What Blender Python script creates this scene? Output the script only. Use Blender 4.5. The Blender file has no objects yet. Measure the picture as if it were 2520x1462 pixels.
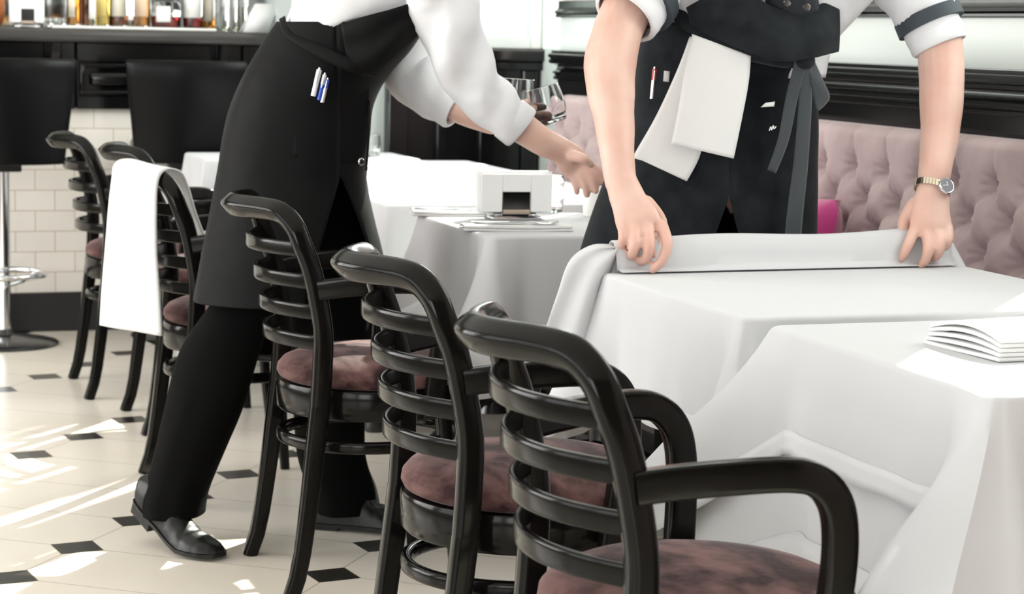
import bpy, bmesh, math, random
from mathutils import Vector, Matrix
from mathutils.bvhtree import BVHTree
random.seed(7)
PI = math.pi
C = bpy.context.scene.collection
SC = bpy.context.scene

# ---------------------------------------------------------------- camera
CAM_H = 1.22
FPX = 5070.0
ROWS = ((0.9448, -0.3268, 0.0214), (-0.0216, -0.1272, -0.9916), (0.3270, 0.9365, -0.1273))
AXR, AXD, AXF = (Vector(r).normalized() for r in ROWS)
AXD = AXF.cross(AXR).normalized()
AXR = AXD.cross(AXF).normalized()
CAMP = Vector((0, 0, CAM_H))
cam_data = bpy.data.cameras.new('camera')
cam = bpy.data.objects.new('camera', cam_data)
C.objects.link(cam)
cam.matrix_world = Matrix(((AXR.x, -AXD.x, -AXF.x, 0), (AXR.y, -AXD.y, -AXF.y, 0), (AXR.z, -AXD.z, -AXF.z, CAM_H), (0, 0, 0, 1)))
cam_data.sensor_width = 36.0
cam_data.lens = 36.0 * FPX / 2520.0
cam_data.clip_start = 0.05
cam_data.dof.use_dof = True
cam_data.dof.focus_distance = 3.7
cam_data.dof.aperture_fstop = 8.0
SC.camera = cam

# ---------------------------------------------------------------- sky, sun, exposure
SC.view_settings.view_transform = 'Standard'
SC.view_settings.look = 'None'
SC.view_settings.gamma = 1.0
SC.view_settings.use_curve_mapping = False
SC.view_settings.exposure = -0.08
SC.cycles.use_denoising = True
SC.cycles.max_bounces = 8
SC.cycles.transparent_max_bounces = 16
SC.cycles.sample_clamp_indirect = 6.0
SC.cycles.caustics_reflective = False
SC.cycles.caustics_refractive = False
world = bpy.data.worlds.new('daylight_sky')
SC.world = world
world.use_nodes = True
bg = world.node_tree.nodes['Background']
bg.inputs['Color'].default_value = (0.97, 0.97, 1.0, 1)
bg.inputs['Strength'].default_value = 3.2
sun_data = bpy.data.lights.new('sun', 'SUN')
sun_data.energy = 18.0
sun_data.angle = math.radians(0.6)
sun_data.color = (1.0, 0.95, 0.86)
sun = bpy.data.objects.new('sun', sun_data)
C.objects.link(sun)
SUN_EL = math.radians(40)
to_sun = Vector((0.68 * math.cos(SUN_EL), 0.733 * math.cos(SUN_EL), math.sin(SUN_EL)))
sun.rotation_euler = to_sun.to_track_quat('Z', 'Y').to_euler()

def area_light(name, loc, rot, sx, sy, power, col=(1.0, 0.975, 0.955)):
    d = bpy.data.lights.new(name, 'AREA')
    d.shape = 'RECTANGLE'; d.size = sx; d.size_y = sy; d.energy = power; d.color = col
    o = bpy.data.objects.new(name, d); C.objects.link(o)
    o.location = loc; o.rotation_euler = rot
    return o
# daylight in left and right windows; left far and rear left are added fill
area_light('daylight_left_windows', (-2.9, 1.25, 1.75), (0, -PI / 2, 0), 2.3, 5.6, 75)
area_light('added_fill_left_far', (-2.9, 6.3, 1.75), (0, -PI / 2, 0), 2.3, 3.2, 165)  # unseen source, added to brighten the bar tiles and the floor
area_light('added_fill_rear_left', (-1.9, -2.4, 1.75), (PI / 2, 0, 0), 1.9, 2.3, 75)  # added fill from behind on the left, aimed at bar front and floor
area_light('daylight_right_far_window', (2.99, 6.73, 2.3), (0, PI / 2, 0), 1.8, 1.3, 90)
area_light('daylight_right_near_window', (2.99, 3.2, 2.15), (0, PI / 2, 0), 1.35, 2.0, 45)

# ---------------------------------------------------------------- helpers
def ray(px, py):
    return AXF + AXR * ((px - 1260) / FPX) + AXD * ((py - 731) / FPX)
def at_y(px, py, y):
    d = ray(px, py); return CAMP + d * (y / d.y)
def at_z(px, py, z):
    d = ray(px, py); return CAMP + d * ((z - CAM_H) / d.z)
HF = Vector((AXF.x, AXF.y, 0)).normalized()
HR = Vector((HF.y, -HF.x, 0))
def at_d(px, py, D):
    d = ray(px, py); return CAMP + d * (D / d.dot(HF))

def tag(o, label=None, cat=None, group=None, kind=None):
    if label: o['label'] = label
    if cat: o['category'] = cat
    if group: o['group'] = group
    if kind: o['kind'] = kind
    return o
def empty(name, loc=(0, 0, 0), rz=0.0):
    o = bpy.data.objects.new(name, None); C.objects.link(o)
    o.empty_display_size = 0.1
    o.location = loc; o.rotation_euler = (0, 0, rz)
    return o
def obj(name, bm, mat, parent=None, smooth=True, angle=40):
    me = bpy.data.meshes.new(name)
    bm.normal_update()
    bm.to_mesh(me); bm.free()
    if smooth:
        for p in me.polygons: p.use_smooth = True
        try: me.set_sharp_from_angle(angle=math.radians(angle))
        except Exception: pass
    mats = mat if isinstance(mat, (list, tuple)) else [mat]
    for m in mats: me.materials.append(m)
    o = bpy.data.objects.new(name, me); C.objects.link(o)
    if parent is not None: o.parent = parent
    return o
def copy_tree(o, parent=None):
    c = o.copy(); C.objects.link(c)
    if parent is not None: c.parent = parent
    for ch in list(o.children): copy_tree(ch, c)
    return c
def box(bm, lo, hi, bevel=0.0, seg=2, mi=0):
    t = bmesh.new()
    bmesh.ops.create_cube(t, size=1.0)
    lo, hi = Vector(lo), Vector(hi)
    for v in t.verts:
        v.co = Vector(((lo[i] + hi[i]) / 2 + v.co[i] * (hi[i] - lo[i]) for i in range(3)))
    if bevel > 0:
        bmesh.ops.bevel(t, geom=t.edges[:], offset=bevel, segments=seg, profile=0.5, affect='EDGES')
    merge(bm, t, mi)
def merge(bm, t, mi=0, M=None):
    vm = {}
    for v in t.verts: vm[v] = bm.verts.new(M @ v.co if M else v.co)
    for f in t.faces:
        try:
            nf = bm.faces.new([vm[v] for v in f.verts]); nf.material_index = mi if mi else f.material_index
        except ValueError: pass
    t.free()
def frames(pts, up=Vector((0, 0, 1)), closed=False):
    n = len(pts); T = []
    for i in range(n):
        if closed: t = pts[(i + 1) % n] - pts[i - 1]
        else: t = pts[min(i + 1, n - 1)] - pts[max(i - 1, 0)]
        T.append(t.normalized())
    out = []; u = up - T[0] * up.dot(T[0])
    if u.length < 1e-4: u = T[0].orthogonal()
    u.normalize()
    for i in range(n):
        u = u - T[i] * u.dot(T[i])
        u.normalize()
        out.append((T[i].cross(u), u))
    return out
def sweep(bm, pts, w, h, up=(0, 0, 1), closed=False, n=12, power=2.6, caps=True, fixed_up=False, mi=0):
    """sweep a rounded section of width w (sideways) and height h (along up); w, h may be functions of 0..1"""
    pts = [Vector(p) for p in pts]; up = Vector(up)
    fr = frames(pts, up, closed)
    rings = []; N = len(pts)
    for i, p in enumerate(pts):
        s, u = fr[i]
        if fixed_up:
            t = (pts[min(i + 1, N - 1)] - pts[max(i - 1, 0)]).normalized() if not closed else (pts[(i + 1) % N] - pts[i - 1]).normalized()
            u = up - t * up.dot(t); u.normalize(); s = t.cross(u)
        k = i / max(1, N - 1)
        ww = w(k) if callable(w) else w; hh = h(k) if callable(h) else h
        ring = []
        for j in range(n):
            a = 2 * PI * (j + 0.5) / n
            ca, sa = math.cos(a), math.sin(a)
            x = math.copysign(abs(ca) ** (2 / power), ca) * ww / 2
            y = math.copysign(abs(sa) ** (2 / power), sa) * hh / 2
            ring.append(bm.verts.new(p + s * x + u * y))
        rings.append(ring)
    m = N if closed else N - 1
    for i in range(m):
        a, b = rings[i], rings[(i + 1) % N]
        for j in range(n):
            f = bm.faces.new((a[j], a[(j + 1) % n], b[(j + 1) % n], b[j])); f.material_index = mi
    if caps and not closed:
        bm.faces.new(rings[0][::-1]).material_index = mi; bm.faces.new(rings[-1]).material_index = mi
def smooth_path(pts, k=6, closed=False):
    pts = [Vector(p) for p in pts]; n = len(pts); out = []
    rng = n if closed else n - 1
    for i in range(rng):
        p0 = pts[(i - 1) % n] if closed or i > 0 else pts[0] * 2 - pts[1]
        p1 = pts[i]; p2 = pts[(i + 1) % n]
        p3 = pts[(i + 2) % n] if closed or i + 2 < n else pts[-1] * 2 - pts[-2]
        for j in range(k):
            t = j / k
            out.append(0.5 * ((2 * p1) + (p2 - p0) * t + (2 * p0 - 5 * p1 + 4 * p2 - p3) * t * t + (3 * p1 - p0 - 3 * p2 + p3) * t ** 3))
    if not closed: out.append(pts[-1])
    return out
def lathe(bm, prof, n=32, c=(0, 0, 0), axis=None, caps=True, mi=0):
    c = Vector(c)
    Mx = Matrix.Identity(3) if axis is None else Vector(axis).normalized().to_track_quat('Z', 'Y').to_matrix()
    rings = []
    for r, z in prof:
        rings.append([bm.verts.new(c + Mx @ Vector((r * math.cos(2 * PI * j / n), r * math.sin(2 * PI * j / n), z))) for j in range(n)])
    for a, b in zip(rings, rings[1:]):
        for j in range(n):
            bm.faces.new((a[j], a[(j + 1) % n], b[(j + 1) % n], b[j])).material_index = mi
    if caps:
        if prof[0][0] > 1e-5: bm.faces.new(rings[0][::-1]).material_index = mi
        if prof[-1][0] > 1e-5: bm.faces.new(rings[-1]).material_index = mi
    return rings
def grid(bm, rows, mi=0, closed=False):
    R = [[bm.verts.new(p) for p in r] for r in rows]
    for a, b in zip(R, R[1:]):
        m = len(a) if closed else len(a) - 1
        for j in range(m):
            k = (j + 1) % len(a)
            try: bm.faces.new((a[j], a[k], b[k], b[j])).material_index = mi
            except ValueError: pass
    return R
def lerp(a, b, t): return a + (b - a) * t
def interp(tab, x):
    if x <= tab[0][0]: return tab[0][1:]
    for p, q in zip(tab, tab[1:]):
        if x <= q[0]:
            t = (x - p[0]) / (q[0] - p[0]); t2 = t
            return tuple(lerp(a, b, t2) for a, b in zip(p[1:], q[1:]))
    return tab[-1][1:]
def solidify(o, th, off=0.0):
    m = o.modifiers.new('thickness', 'SOLIDIFY'); m.thickness = th; m.offset = off
    return o
def subsurf(o, lv=1):
    m = o.modifiers.new('subdivision', 'SUBSURF'); m.levels = lv; m.render_levels = lv
    return o
def text_mesh(name, body, size, mat, loc, right, up, parent, depth=0.0006):
    cu = bpy.data.curves.new(name, 'FONT'); cu.body = body; cu.size = size; cu.extrude = depth; cu.align_x = 'CENTER'
    o = bpy.data.objects.new(name, cu); C.objects.link(o)
    r = Vector(right).normalized(); u = Vector(up).normalized(); n = r.cross(u)
    o.matrix_world = Matrix(((r.x, u.x, n.x, loc[0]), (r.y, u.y, n.y, loc[1]), (r.z, u.z, n.z, loc[2]), (0, 0, 0, 1)))
    cu.materials.append(mat)
    if parent: o.parent = parent
    return o

# ---------------------------------------------------------------- materials
def mat(name, col, rough=0.5, metal=0.0, **kw):
    m = bpy.data.materials.new(name); m.use_nodes = True
    b = m.node_tree.nodes['Principled BSDF']
    b.inputs['Base Color'].default_value = (*col, 1)
    b.inputs['Roughness'].default_value = rough
    b.inputs['Metallic'].default_value = metal
    names = dict(coat='Coat Weight', coat_rough='Coat Roughness', sheen='Sheen Weight', sheen_rough='Sheen Roughness', spec='Specular IOR Level',
                 trans='Transmission Weight', ior='IOR', sss='Subsurface Weight', alpha='Alpha')
    for k, v in kw.items():
        if k in names: b.inputs[names[k]].default_value = v
    if 'sheen_tint' in kw: b.inputs['Sheen Tint'].default_value = (*kw['sheen_tint'], 1)
    if 'sss_r' in kw: b.inputs['Subsurface Radius'].default_value = kw['sss_r']; b.inputs['Subsurface Scale'].default_value = 0.01
    return m
def nd(m, typ, **kw):
    n = m.node_tree.nodes.new(typ)
    for k, v in kw.items():
        if hasattr(n, k): setattr(n, k, v)
    return n
def lk(m, a, b): m.node_tree.links.new(a, b)
def bump_noise(m, scale, strength, dist=0.002, detail=3.0, coords='Object', stretch=None):
    b = m.node_tree.nodes['Principled BSDF']
    tc = nd(m, 'ShaderNodeTexCoord'); src = tc.outputs[coords]
    if stretch:
        mp = nd(m, 'ShaderNodeMapping'); mp.inputs['Scale'].default_value = stretch
        lk(m, src, mp.inputs['Vector']); src = mp.outputs['Vector']
    nz = nd(m, 'ShaderNodeTexNoise'); nz.inputs['Scale'].default_value = scale; nz.inputs['Detail'].default_value = detail
    lk(m, src, nz.inputs['Vector'])
    bp = nd(m, 'ShaderNodeBump'); bp.inputs['Strength'].default_value = strength; bp.inputs['Distance'].default_value = dist
    lk(m, nz.outputs['Fac'], bp.inputs['Height']); lk(m, bp.outputs['Normal'], b.inputs['Normal'])
    return nz
def color_noise(m, c1, c2, scale, detail=4.0, lo=0.35, hi=0.65, stretch=None, dist=0.0):
    b = m.node_tree.nodes['Principled BSDF']
    tc = nd(m, 'ShaderNodeTexCoord'); src = tc.outputs['Object']
    if stretch:
        mp = nd(m, 'ShaderNodeMapping'); mp.inputs['Scale'].default_value = stretch
        lk(m, src, mp.inputs['Vector']); src = mp.outputs['Vector']
    nz = nd(m, 'ShaderNodeTexNoise'); nz.inputs['Scale'].default_value = scale; nz.inputs['Detail'].default_value = detail
    nz.inputs['Distortion'].default_value = dist
    lk(m, src, nz.inputs['Vector'])
    r = nd(m, 'ShaderNodeValToRGB'); r.color_ramp.elements[0].position = lo; r.color_ramp.elements[1].position = hi
    r.color_ramp.elements[0].color = (*c1, 1); r.color_ramp.elements[1].color = (*c2, 1)
    lk(m, nz.outputs['Fac'], r.inputs['Fac']); lk(m, r.outputs['Color'], b.inputs['Base Color'])
    return m
def cloth_mat(name, col, trans=0.22, rough=0.85):
    m = mat(name, col, rough, spec=0.2)
    nt = m.node_tree; b = nt.nodes['Principled BSDF']; out = nt.nodes['Material Output']
    t = nd(m, 'ShaderNodeBsdfTranslucent'); t.inputs['Color'].default_value = (*[c * 0.98 for c in col], 1)
    mx = nd(m, 'ShaderNodeMixShader'); mx.inputs['Fac'].default_value = trans
    lk(m, b.outputs['BSDF'], mx.inputs[1]); lk(m, t.outputs['BSDF'], mx.inputs[2]); lk(m, mx.outputs['Shader'], out.inputs['Surface'])
    bump_noise(m, 9.0, 0.25, 0.01, 2.0)
    return m

M_LACQ = mat('black_lacquered_wood', (0.0045, 0.004, 0.0035), 0.15, spec=0.2)
bump_noise(M_LACQ, 14.0, 0.04, 0.002, 5.0, stretch=(1, 1, 6))
M_VELV = mat('brown_mauve_velvet', (0.11, 0.055, 0.055), 0.8, sheen=0.18, sheen_rough=0.3, sheen_tint=(0.9, 0.78, 0.8), spec=0.15)
color_noise(M_VELV, (0.026, 0.011, 0.011), (0.155, 0.082, 0.078), 8.0, 12.0, 0.41, 0.60, stretch=(1.6, 1.0, 2.2), dist=0.15)
bump_noise(M_VELV, 60.0, 0.3, 0.003, 6.0)
M_BANQ = mat('pale_mauve_velvet', (0.36, 0.25, 0.27), 0.75, sheen=0.5, sheen_rough=0.3, sheen_tint=(1, 0.92, 0.93), spec=0.2)
color_noise(M_BANQ, (0.40, 0.305, 0.31), (0.50, 0.395, 0.40), 7.0, 5.0)
M_CLOTH = cloth_mat('white_table_linen', (0.735, 0.735, 0.755))
M_HEM = cloth_mat('white_table_linen_hem', (0.70, 0.70, 0.72), 0.08)
M_TOWEL = cloth_mat('white_napkin_cotton', (0.84, 0.84, 0.84), 0.15)
M_BLACKP = mat('black_gloss_paint', (0.005, 0.005, 0.0055), 0.14, spec=0.4)
M_BLACKM = mat('black_satin_paint', (0.012, 0.012, 0.013), 0.4)
M_LEATHER = mat('black_leather', (0.004, 0.004, 0.0045), 0.32, spec=0.12)
bump_noise(M_LEATHER, 120.0, 0.12, 0.001)
M_CHROME = mat('polished_steel', (0.78, 0.78, 0.8), 0.12, 1.0)
M_IRON = mat('black_cast_iron', (0.012, 0.012, 0.013), 0.28, 0.2, coat=0.4)
M_WALLG = mat('pale_green_grey_plaster', (0.56, 0.62, 0.60), 0.7)
M_WALLP = mat('pinkish_white_plaster', (0.82, 0.74, 0.71), 0.7)
M_CEIL = mat('white_ceiling_paint', (0.78, 0.78, 0.76), 0.8)
M_GREYP = mat('pale_grey_lacquer_band', (0.74, 0.79, 0.77), 0.12, spec=0.6)
M_GLASS = mat('clear_glass', (1, 1, 1), 0.02, trans=1.0, ior=1.45)
M_PAPER = mat('white_paper', (0.82, 0.82, 0.82), 0.75)
M_PORC = mat('white_porcelain', (0.84, 0.83, 0.81), 0.18, coat=0.4)
M_SKIN = mat('fair_skin', (0.72, 0.47, 0.38), 0.5, sss=0.25, sss_r=(1.0, 0.35, 0.2), spec=0.35)
color_noise(M_SKIN, (0.64, 0.385, 0.315), (0.73, 0.51, 0.435), 9.0, 3.0, 0.35, 0.7)
M_SHIRT = cloth_mat('white_shirt_cotton', (0.84, 0.84, 0.87), 0.12)
for n_ in M_SHIRT.node_tree.nodes:
    if n_.type == 'BUMP': n_.inputs['Strength'].default_value = 0.6; n_.inputs['Distance'].default_value = 0.03
M_DENIM = mat('charcoal_apron_cotton', (0.021, 0.024, 0.028), 0.9, spec=0.08, sheen=0.08, sheen_rough=0.5)
color_noise(M_DENIM, (0.009, 0.0105, 0.0125), (0.017, 0.0195, 0.0225), 22.0, 6.0)
bump_noise(M_DENIM, 16.0, 0.25, 0.006, 3.0)
M_APRON = mat('black_apron_cotton', (0.005, 0.005, 0.0054), 0.6, spec=0.1, sheen=0.02, sheen_rough=0.4)
bump_noise(M_APRON, 7.0, 0.4, 0.02, 2.0)
M_TROU = mat('black_trouser_wool', (0.003, 0.003, 0.003), 0.85, spec=0.08)
bump_noise(M_TROU, 9.0, 0.5, 0.012, 2.5)
M_SHOE = mat('worn_black_shoe_leather', (0.006, 0.0055, 0.005), 0.36, spec=0.3)
bump_noise(M_SHOE, 26.0, 0.5, 0.005, 2.0)
M_TRIMBAND = mat('dark_slate_ribbon', (0.035, 0.045, 0.055), 0.7)
M_TIE = mat('washed_slate_cotton', (0.040, 0.048, 0.055), 0.85, sheen=0.2)
M_HAIR = mat('dark_brown_hair', (0.03, 0.018, 0.012), 0.5)
M_WALLD = mat('taupe_plaster', (0.30, 0.27, 0.24), 0.7)
M_TAN = mat('tan_wood', (0.42, 0.33, 0.26), 0.5)
M_MAG = mat('magenta_velvet', (0.42, 0.01, 0.16), 0.7, sheen=0.6)
M_ORANGE = mat('orange_glaze', (0.55, 0.16, 0.03), 0.3)

def floor_material():
    m = mat('cream_and_black_stone_tiles', (0.7, 0.6, 0.5), 0.28, coat=0.15, coat_rough=0.2)
    b = m.node_tree.nodes['Principled BSDF']
    tc = nd(m, 'ShaderNodeTexCoord')
    def math_(op, a, c=None, v=None):
        n = nd(m, 'ShaderNodeMath', operation=op)
        if hasattr(a, 'links'): lk(m, a, n.inputs[0])
        else: n.inputs[0].default_value = a
        if c is not None:
            if hasattr(c, 'links'): lk(m, c, n.inputs[1])
            else: n.inputs[1].default_value = c
        return n.outputs[0]
    def dotp(vec):
        n = nd(m, 'ShaderNodeVectorMath', operation='DOT_PRODUCT')
        sb = nd(m, 'ShaderNodeVectorMath', operation='SUBTRACT'); sb.inputs[1].default_value = (0.604, 4.787, 0)
        lk(m, tc.outputs['Object'], sb.inputs[0]); lk(m, sb.outputs[0], n.inputs[0]); n.inputs[1].default_value = vec
        return n.outputs['Value']
    SA, SB, DD = 0.2921, 0.6469, 0.1405
    u = dotp((0.799, -0.602, 0)); v = dotp((0.602, 0.799, 0))
    du = math_('ABSOLUTE', math_('SUBTRACT', u, math_('MULTIPLY', math_('ROUND', math_('DIVIDE', u, SB)), SB)))
    dv = math_('ABSOLUTE', math_('SUBTRACT', v, math_('MULTIPLY', math_('ROUND', math_('DIVIDE', v, SA)), SA)))
    s = math_('ADD', du, dv)
    dot = math_('LESS_THAN', s, DD / 2 - 0.001)
    edge = math_('LESS_THAN', math_('ABSOLUTE', math_('SUBTRACT', s, DD / 2)), 0.0014)
    line = math_('LESS_THAN', math_('MINIMUM', du, dv), 0.0011)
    grout = math_('MAXIMUM', line, edge)
    nz = nd(m, 'ShaderNodeTexNoise'); nz.inputs['Scale'].default_value = 1.7; nz.inputs['Detail'].default_value = 5
    lk(m, tc.outputs['Object'], nz.inputs['Vector'])
    r = nd(m, 'ShaderNodeValToRGB'); r.color_ramp.elements[0].position = 0.3; r.color_ramp.elements[1].position = 0.7
    r.color_ramp.elements[0].color = (0.78, 0.70, 0.60, 1); r.color_ramp.elements[1].color = (0.84, 0.78, 0.70, 1)
    lk(m, nz.outputs['Fac'], r.inputs['Fac'])
    def mix(f, a, bcol):
        n = nd(m, 'ShaderNodeMix', data_type='RGBA'); lk(m, f, n.inputs['Factor']); lk(m, a, n.inputs['A']); n.inputs['B'].default_value = (*bcol, 1)
        return n.outputs['Result']
    c1 = mix(grout, r.outputs['Color'], (0.22, 0.16, 0.11))
    c2 = mix(dot, c1, (0.022, 0.020, 0.017))
    lk(m, c2, b.inputs['Base Color'])
    bump_noise(m, 5.0, 0.05, 0.01)
    return m
def subway_material():
    m = mat('white_subway_tiles', (0.8, 0.77, 0.72), 0.18, coat=0.4, coat_rough=0.08)
    b = m.node_tree.nodes['Principled BSDF']
    tc = nd(m, 'ShaderNodeTexCoord'); mp = nd(m, 'ShaderNodeMapping')
    mp.inputs['Rotation'].default_value = (-PI / 2, 0, 0); mp.inputs['Location'].default_value = (-0.028, -0.155, 0)
    lk(m, tc.outputs['Object'], mp.inputs['Vector'])
    # brick rows lie in x and z
    cx = nd(m, 'ShaderNodeSeparateXYZ'); lk(m, tc.outputs['Object'], cx.inputs[0])
    cb = nd(m, 'ShaderNodeCombineXYZ')
    ax = nd(m, 'ShaderNodeMath', operation='ADD'); ax.inputs[1].default_value = -0.735 + 0.154 * 10
    az = nd(m, 'ShaderNodeMath', operation='ADD'); az.inputs[1].default_value = -0.155
    lk(m, cx.outputs['X'], ax.inputs[0]); lk(m, cx.outputs['Z'], az.inputs[0])
    lk(m, ax.outputs[0], cb.inputs['X']); lk(m, az.outputs[0], cb.inputs['Y'])
    br = nd(m, 'ShaderNodeTexBrick'); br.offset = 0.5; br.squash = 1.0
    br.inputs['Color1'].default_value = (0.80, 0.76, 0.71, 1); br.inputs['Color2'].default_value = (0.76, 0.72, 0.67, 1)
    br.inputs['Mortar'].default_value = (0.46, 0.38, 0.28, 1)
    br.inputs['Scale'].default_value = 1.0; br.inputs['Brick Width'].default_value = 0.154; br.inputs['Row Height'].default_value = 0.0815
    br.inputs['Mortar Size'].default_value = 0.0016; br.inputs['Mortar Smooth'].default_value = 0.1; br.inputs['Bias'].default_value = 0.0
    lk(m, cb.outputs[0], br.inputs['Vector']); lk(m, br.outputs['Color'], b.inputs['Base Color'])
    bp = nd(m, 'ShaderNodeBump'); bp.inputs['Strength'].default_value = 0.3; bp.inputs['Distance'].default_value = 0.002; bp.invert = True
    lk(m, br.outputs['Fac'], bp.inputs['Height']); lk(m, bp.outputs['Normal'], b.inputs['Normal'])
    return m
M_FLOOR = floor_material(); M_SUBWAY = subway_material()
def pane_material():
    m = bpy.data.materials.new('window_glass'); m.use_nodes = True
    nt = m.node_tree; nt.nodes.clear()
    out = nd(m, 'ShaderNodeOutputMaterial'); t = nd(m, 'ShaderNodeBsdfTransparent'); t.inputs['Color'].default_value = (0.9, 0.94, 0.92, 1)
    g = nd(m, 'ShaderNodeBsdfGlossy'); g.inputs['Roughness'].default_value = 0.03
    mx = nd(m, 'ShaderNodeMixShader'); mx.inputs['Fac'].default_value = 0.06
    lk(m, t.outputs[0], mx.inputs[1]); lk(m, g.outputs[0], mx.inputs[2]); lk(m, mx.outputs[0], out.inputs['Surface'])
    return m
M_PANE = pane_material()

# ================================================================ THE SETTING
def struct(name, bm, m, smooth=False):
    o = obj(name, bm, m, None, smooth); o['kind'] = 'structure'; return o
XL, XR, YN, YF, HC = -3.0, 2.8, -2.5, 9.8, 3.5
XO = 3.05                       # outer face of the right wall
bm = bmesh.new(); box(bm, (XL - 0.3, YN - 0.3, -0.12), (XO, YF + 0.2, 0)); struct('floor', bm, M_FLOOR)
bm = bmesh.new(); box(bm, (XL - 0.3, YN - 0.3, HC), (XO, YF + 0.2, HC + 0.12)); struct('ceiling', bm, M_CEIL)
def wall_with_openings(name, axis, p0, p1, a0, a1, openings, m):
    """wall between p0..p1 across, a0..a1 along, openings (b0,b1,z0,z1)"""
    bm = bmesh.new()
    def seg(b0, b1, z0, z1):
        if b1 - b0 < 1e-4 or z1 - z0 < 1e-4: return
        if axis == 'y': box(bm, (p0, b0, z0), (p1, b1, z1))
        else: box(bm, (b0, p0, z0), (b1, p1, z1))
    cur = a0
    for b0, b1, z0, z1 in sorted(openings):
        seg(cur, b0, 0, HC); seg(b0, b1, 0, z0); seg(b0, b1, z1, HC); cur = b1
    seg(cur, a1, 0, HC)
    return struct(name, bm, m)
WIN = 0
def window_unit(axis, pc, b0, b1, z0, z1, nv=2, nh=1, fm=None):
    """frame with mullions and panes set in an opening; a setting object of its own"""
    global WIN
    WIN += 1
    bm = bmesh.new(); t = 0.05
    def bar(c0, c1, e0, e1):
        if axis == 'y': box(bm, (pc - 0.03, c0, e0), (pc + 0.03, c1, e1), 0.004, 1)
        else: box(bm, (c0, pc - 0.03, e0), (c1, pc + 0.03, e1), 0.004, 1)
    bar(b0, b0 + t, z0, z1); bar(b1 - t, b1, z0, z1); bar(b0 + t, b1 - t, z0, z0 + t); bar(b0 + t, b1 - t, z1 - t, z1)
    for i in range(1, nv):
        c = lerp(b0, b1, i / nv); bar(c - 0.02, c + 0.02, z0 + t, z1 - t)
    for i in range(1, nh + 1):
        if nh > 1 or i < nh:
            c = lerp(z0, z1, i / (nh + 1)); bar(b0 + t, b1 - t, c - 0.02, c + 0.02)
    f = struct('window_%d' % WIN, bm, fm or M_BLACKM)
    bm = bmesh.new()
    if axis == 'y': box(bm, (pc - 0.004, b0 + t, z0 + t), (pc + 0.004, b1 - t, z1 - t))
    else: box(bm, (b0 + t, pc - 0.004, z0 + t), (b1 - t, pc + 0.004, z1 - t))
    p = obj('pane', bm, M_PANE, f, False)
    return f
# right wall: two high windows let the sun in over the banquette
R_OP = [(2.1, 4.27, 1.42, 2.9), (6.02, 7.44, 1.36, 3.3)]
wall_with_openings('wall_right', 'y', XR, XO, YN, 7.5, R_OP, M_WALLP)
for o in R_OP: window_unit('y', XR + 0.12, o[0], o[1], o[2], o[3], 1 if o[0] > 5 else 2)
# far partition: black panelling below, glazing above
FY = 7.9
bm = bmesh.new()
box(bm, (2.22, FY, 0.0), (XO, FY + 0.06, 1.08))
struct('wall_far', bm, M_BLACKP)
bm = bmesh.new()
for i, (a, b) in enumerate(((2.22, 2.30), (2.42, 2.46), (2.60, 2.66), (2.78, 2.84), (2.96, 3.05))):
    box(bm, (a, FY - 0.022, 0.0), (b, FY + 0.001, 1.07), 0.004, 1)
box(bm, (2.22, FY - 0.02, 0.0), (XO, FY + 0.001, 0.16), 0.004, 1)
box(bm, (2.22, FY - 0.02, 0.93), (XO, FY + 0.001, 1.0), 0.004, 1)
struct('trim_1', bm, M_BLACKP)
bm = bmesh.new()
box(bm, (2.22, FY - 0.045, 1.105), (XO, FY + 0.065, 1.155), 0.008, 2)
box(bm, (2.22, FY - 0.03, 1.07), (XO, FY + 0.06, 1.106), 0.006, 2)
struct('trim_2', bm, M_BLACKP)
window_unit('x', FY + 0.02, 2.22, 2.86, 1.155, 2.95, 1, 1, M_WALLG)
bm = bmesh.new(); box(bm, (2.22, FY, 2.95), (XO, FY + 0.06, HC)); box(bm, (2.86, FY - 0.02, 1.155), (XO, FY + 0.06, 2.95)); struct('wall_far_upper', bm, M_WALLG)
# end return of the right wall towards the partition
bm = bmesh.new(); box(bm, (XR + 0.06, 7.5, 0), (XO, FY, 1.16)); struct('wall_return', bm, M_WALLG)
# pillar between bar and partition
bm = bmesh.new(); box(bm, (1.84, 7.95, 0), (2.22, 8.8, HC)); struct('wall_pillar', bm, M_WALLG)
# wall behind the bar, left wall, rear wall
bm = bmesh.new(); box(bm, (XL - 0.3, YF, 0), (XO, YF + 0.2, HC)); struct('wall_back', bm, mat('dark_backbar_paint', (0.10, 0.11, 0.10), 0.35))
L_OP = [(y, y + 2.1, 0.55, 2.9) for y in (-1.9, 0.5)] + [(2.9, 4.2, 0.55, 2.9), (4.7, 6.2, 0.55, 2.9), (6.4, 7.9, 0.55, 2.9)]  # last two openings are added for the fill near the bar
wall_with_openings('wall_left', 'y', XL - 0.25, XL, YN, YF, L_OP, M_WALLD)
for o in L_OP: window_unit('y', XL - 0.12, o[0], o[1], o[2], o[3], 2, 1)
wall_with_openings('wall_rear', 'x', YN - 0.2, YN, XL - 0.3, XO, [(-2.85, -0.95, 0.6, 2.9)], mat('dark_brown_panelling', (0.05, 0.035, 0.028), 0.5))
window_unit('x', YN - 0.1, -2.85, -0.95, 0.6, 2.9, 2, 1)  # unseen rear window, added together with its fill light on the bar

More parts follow.
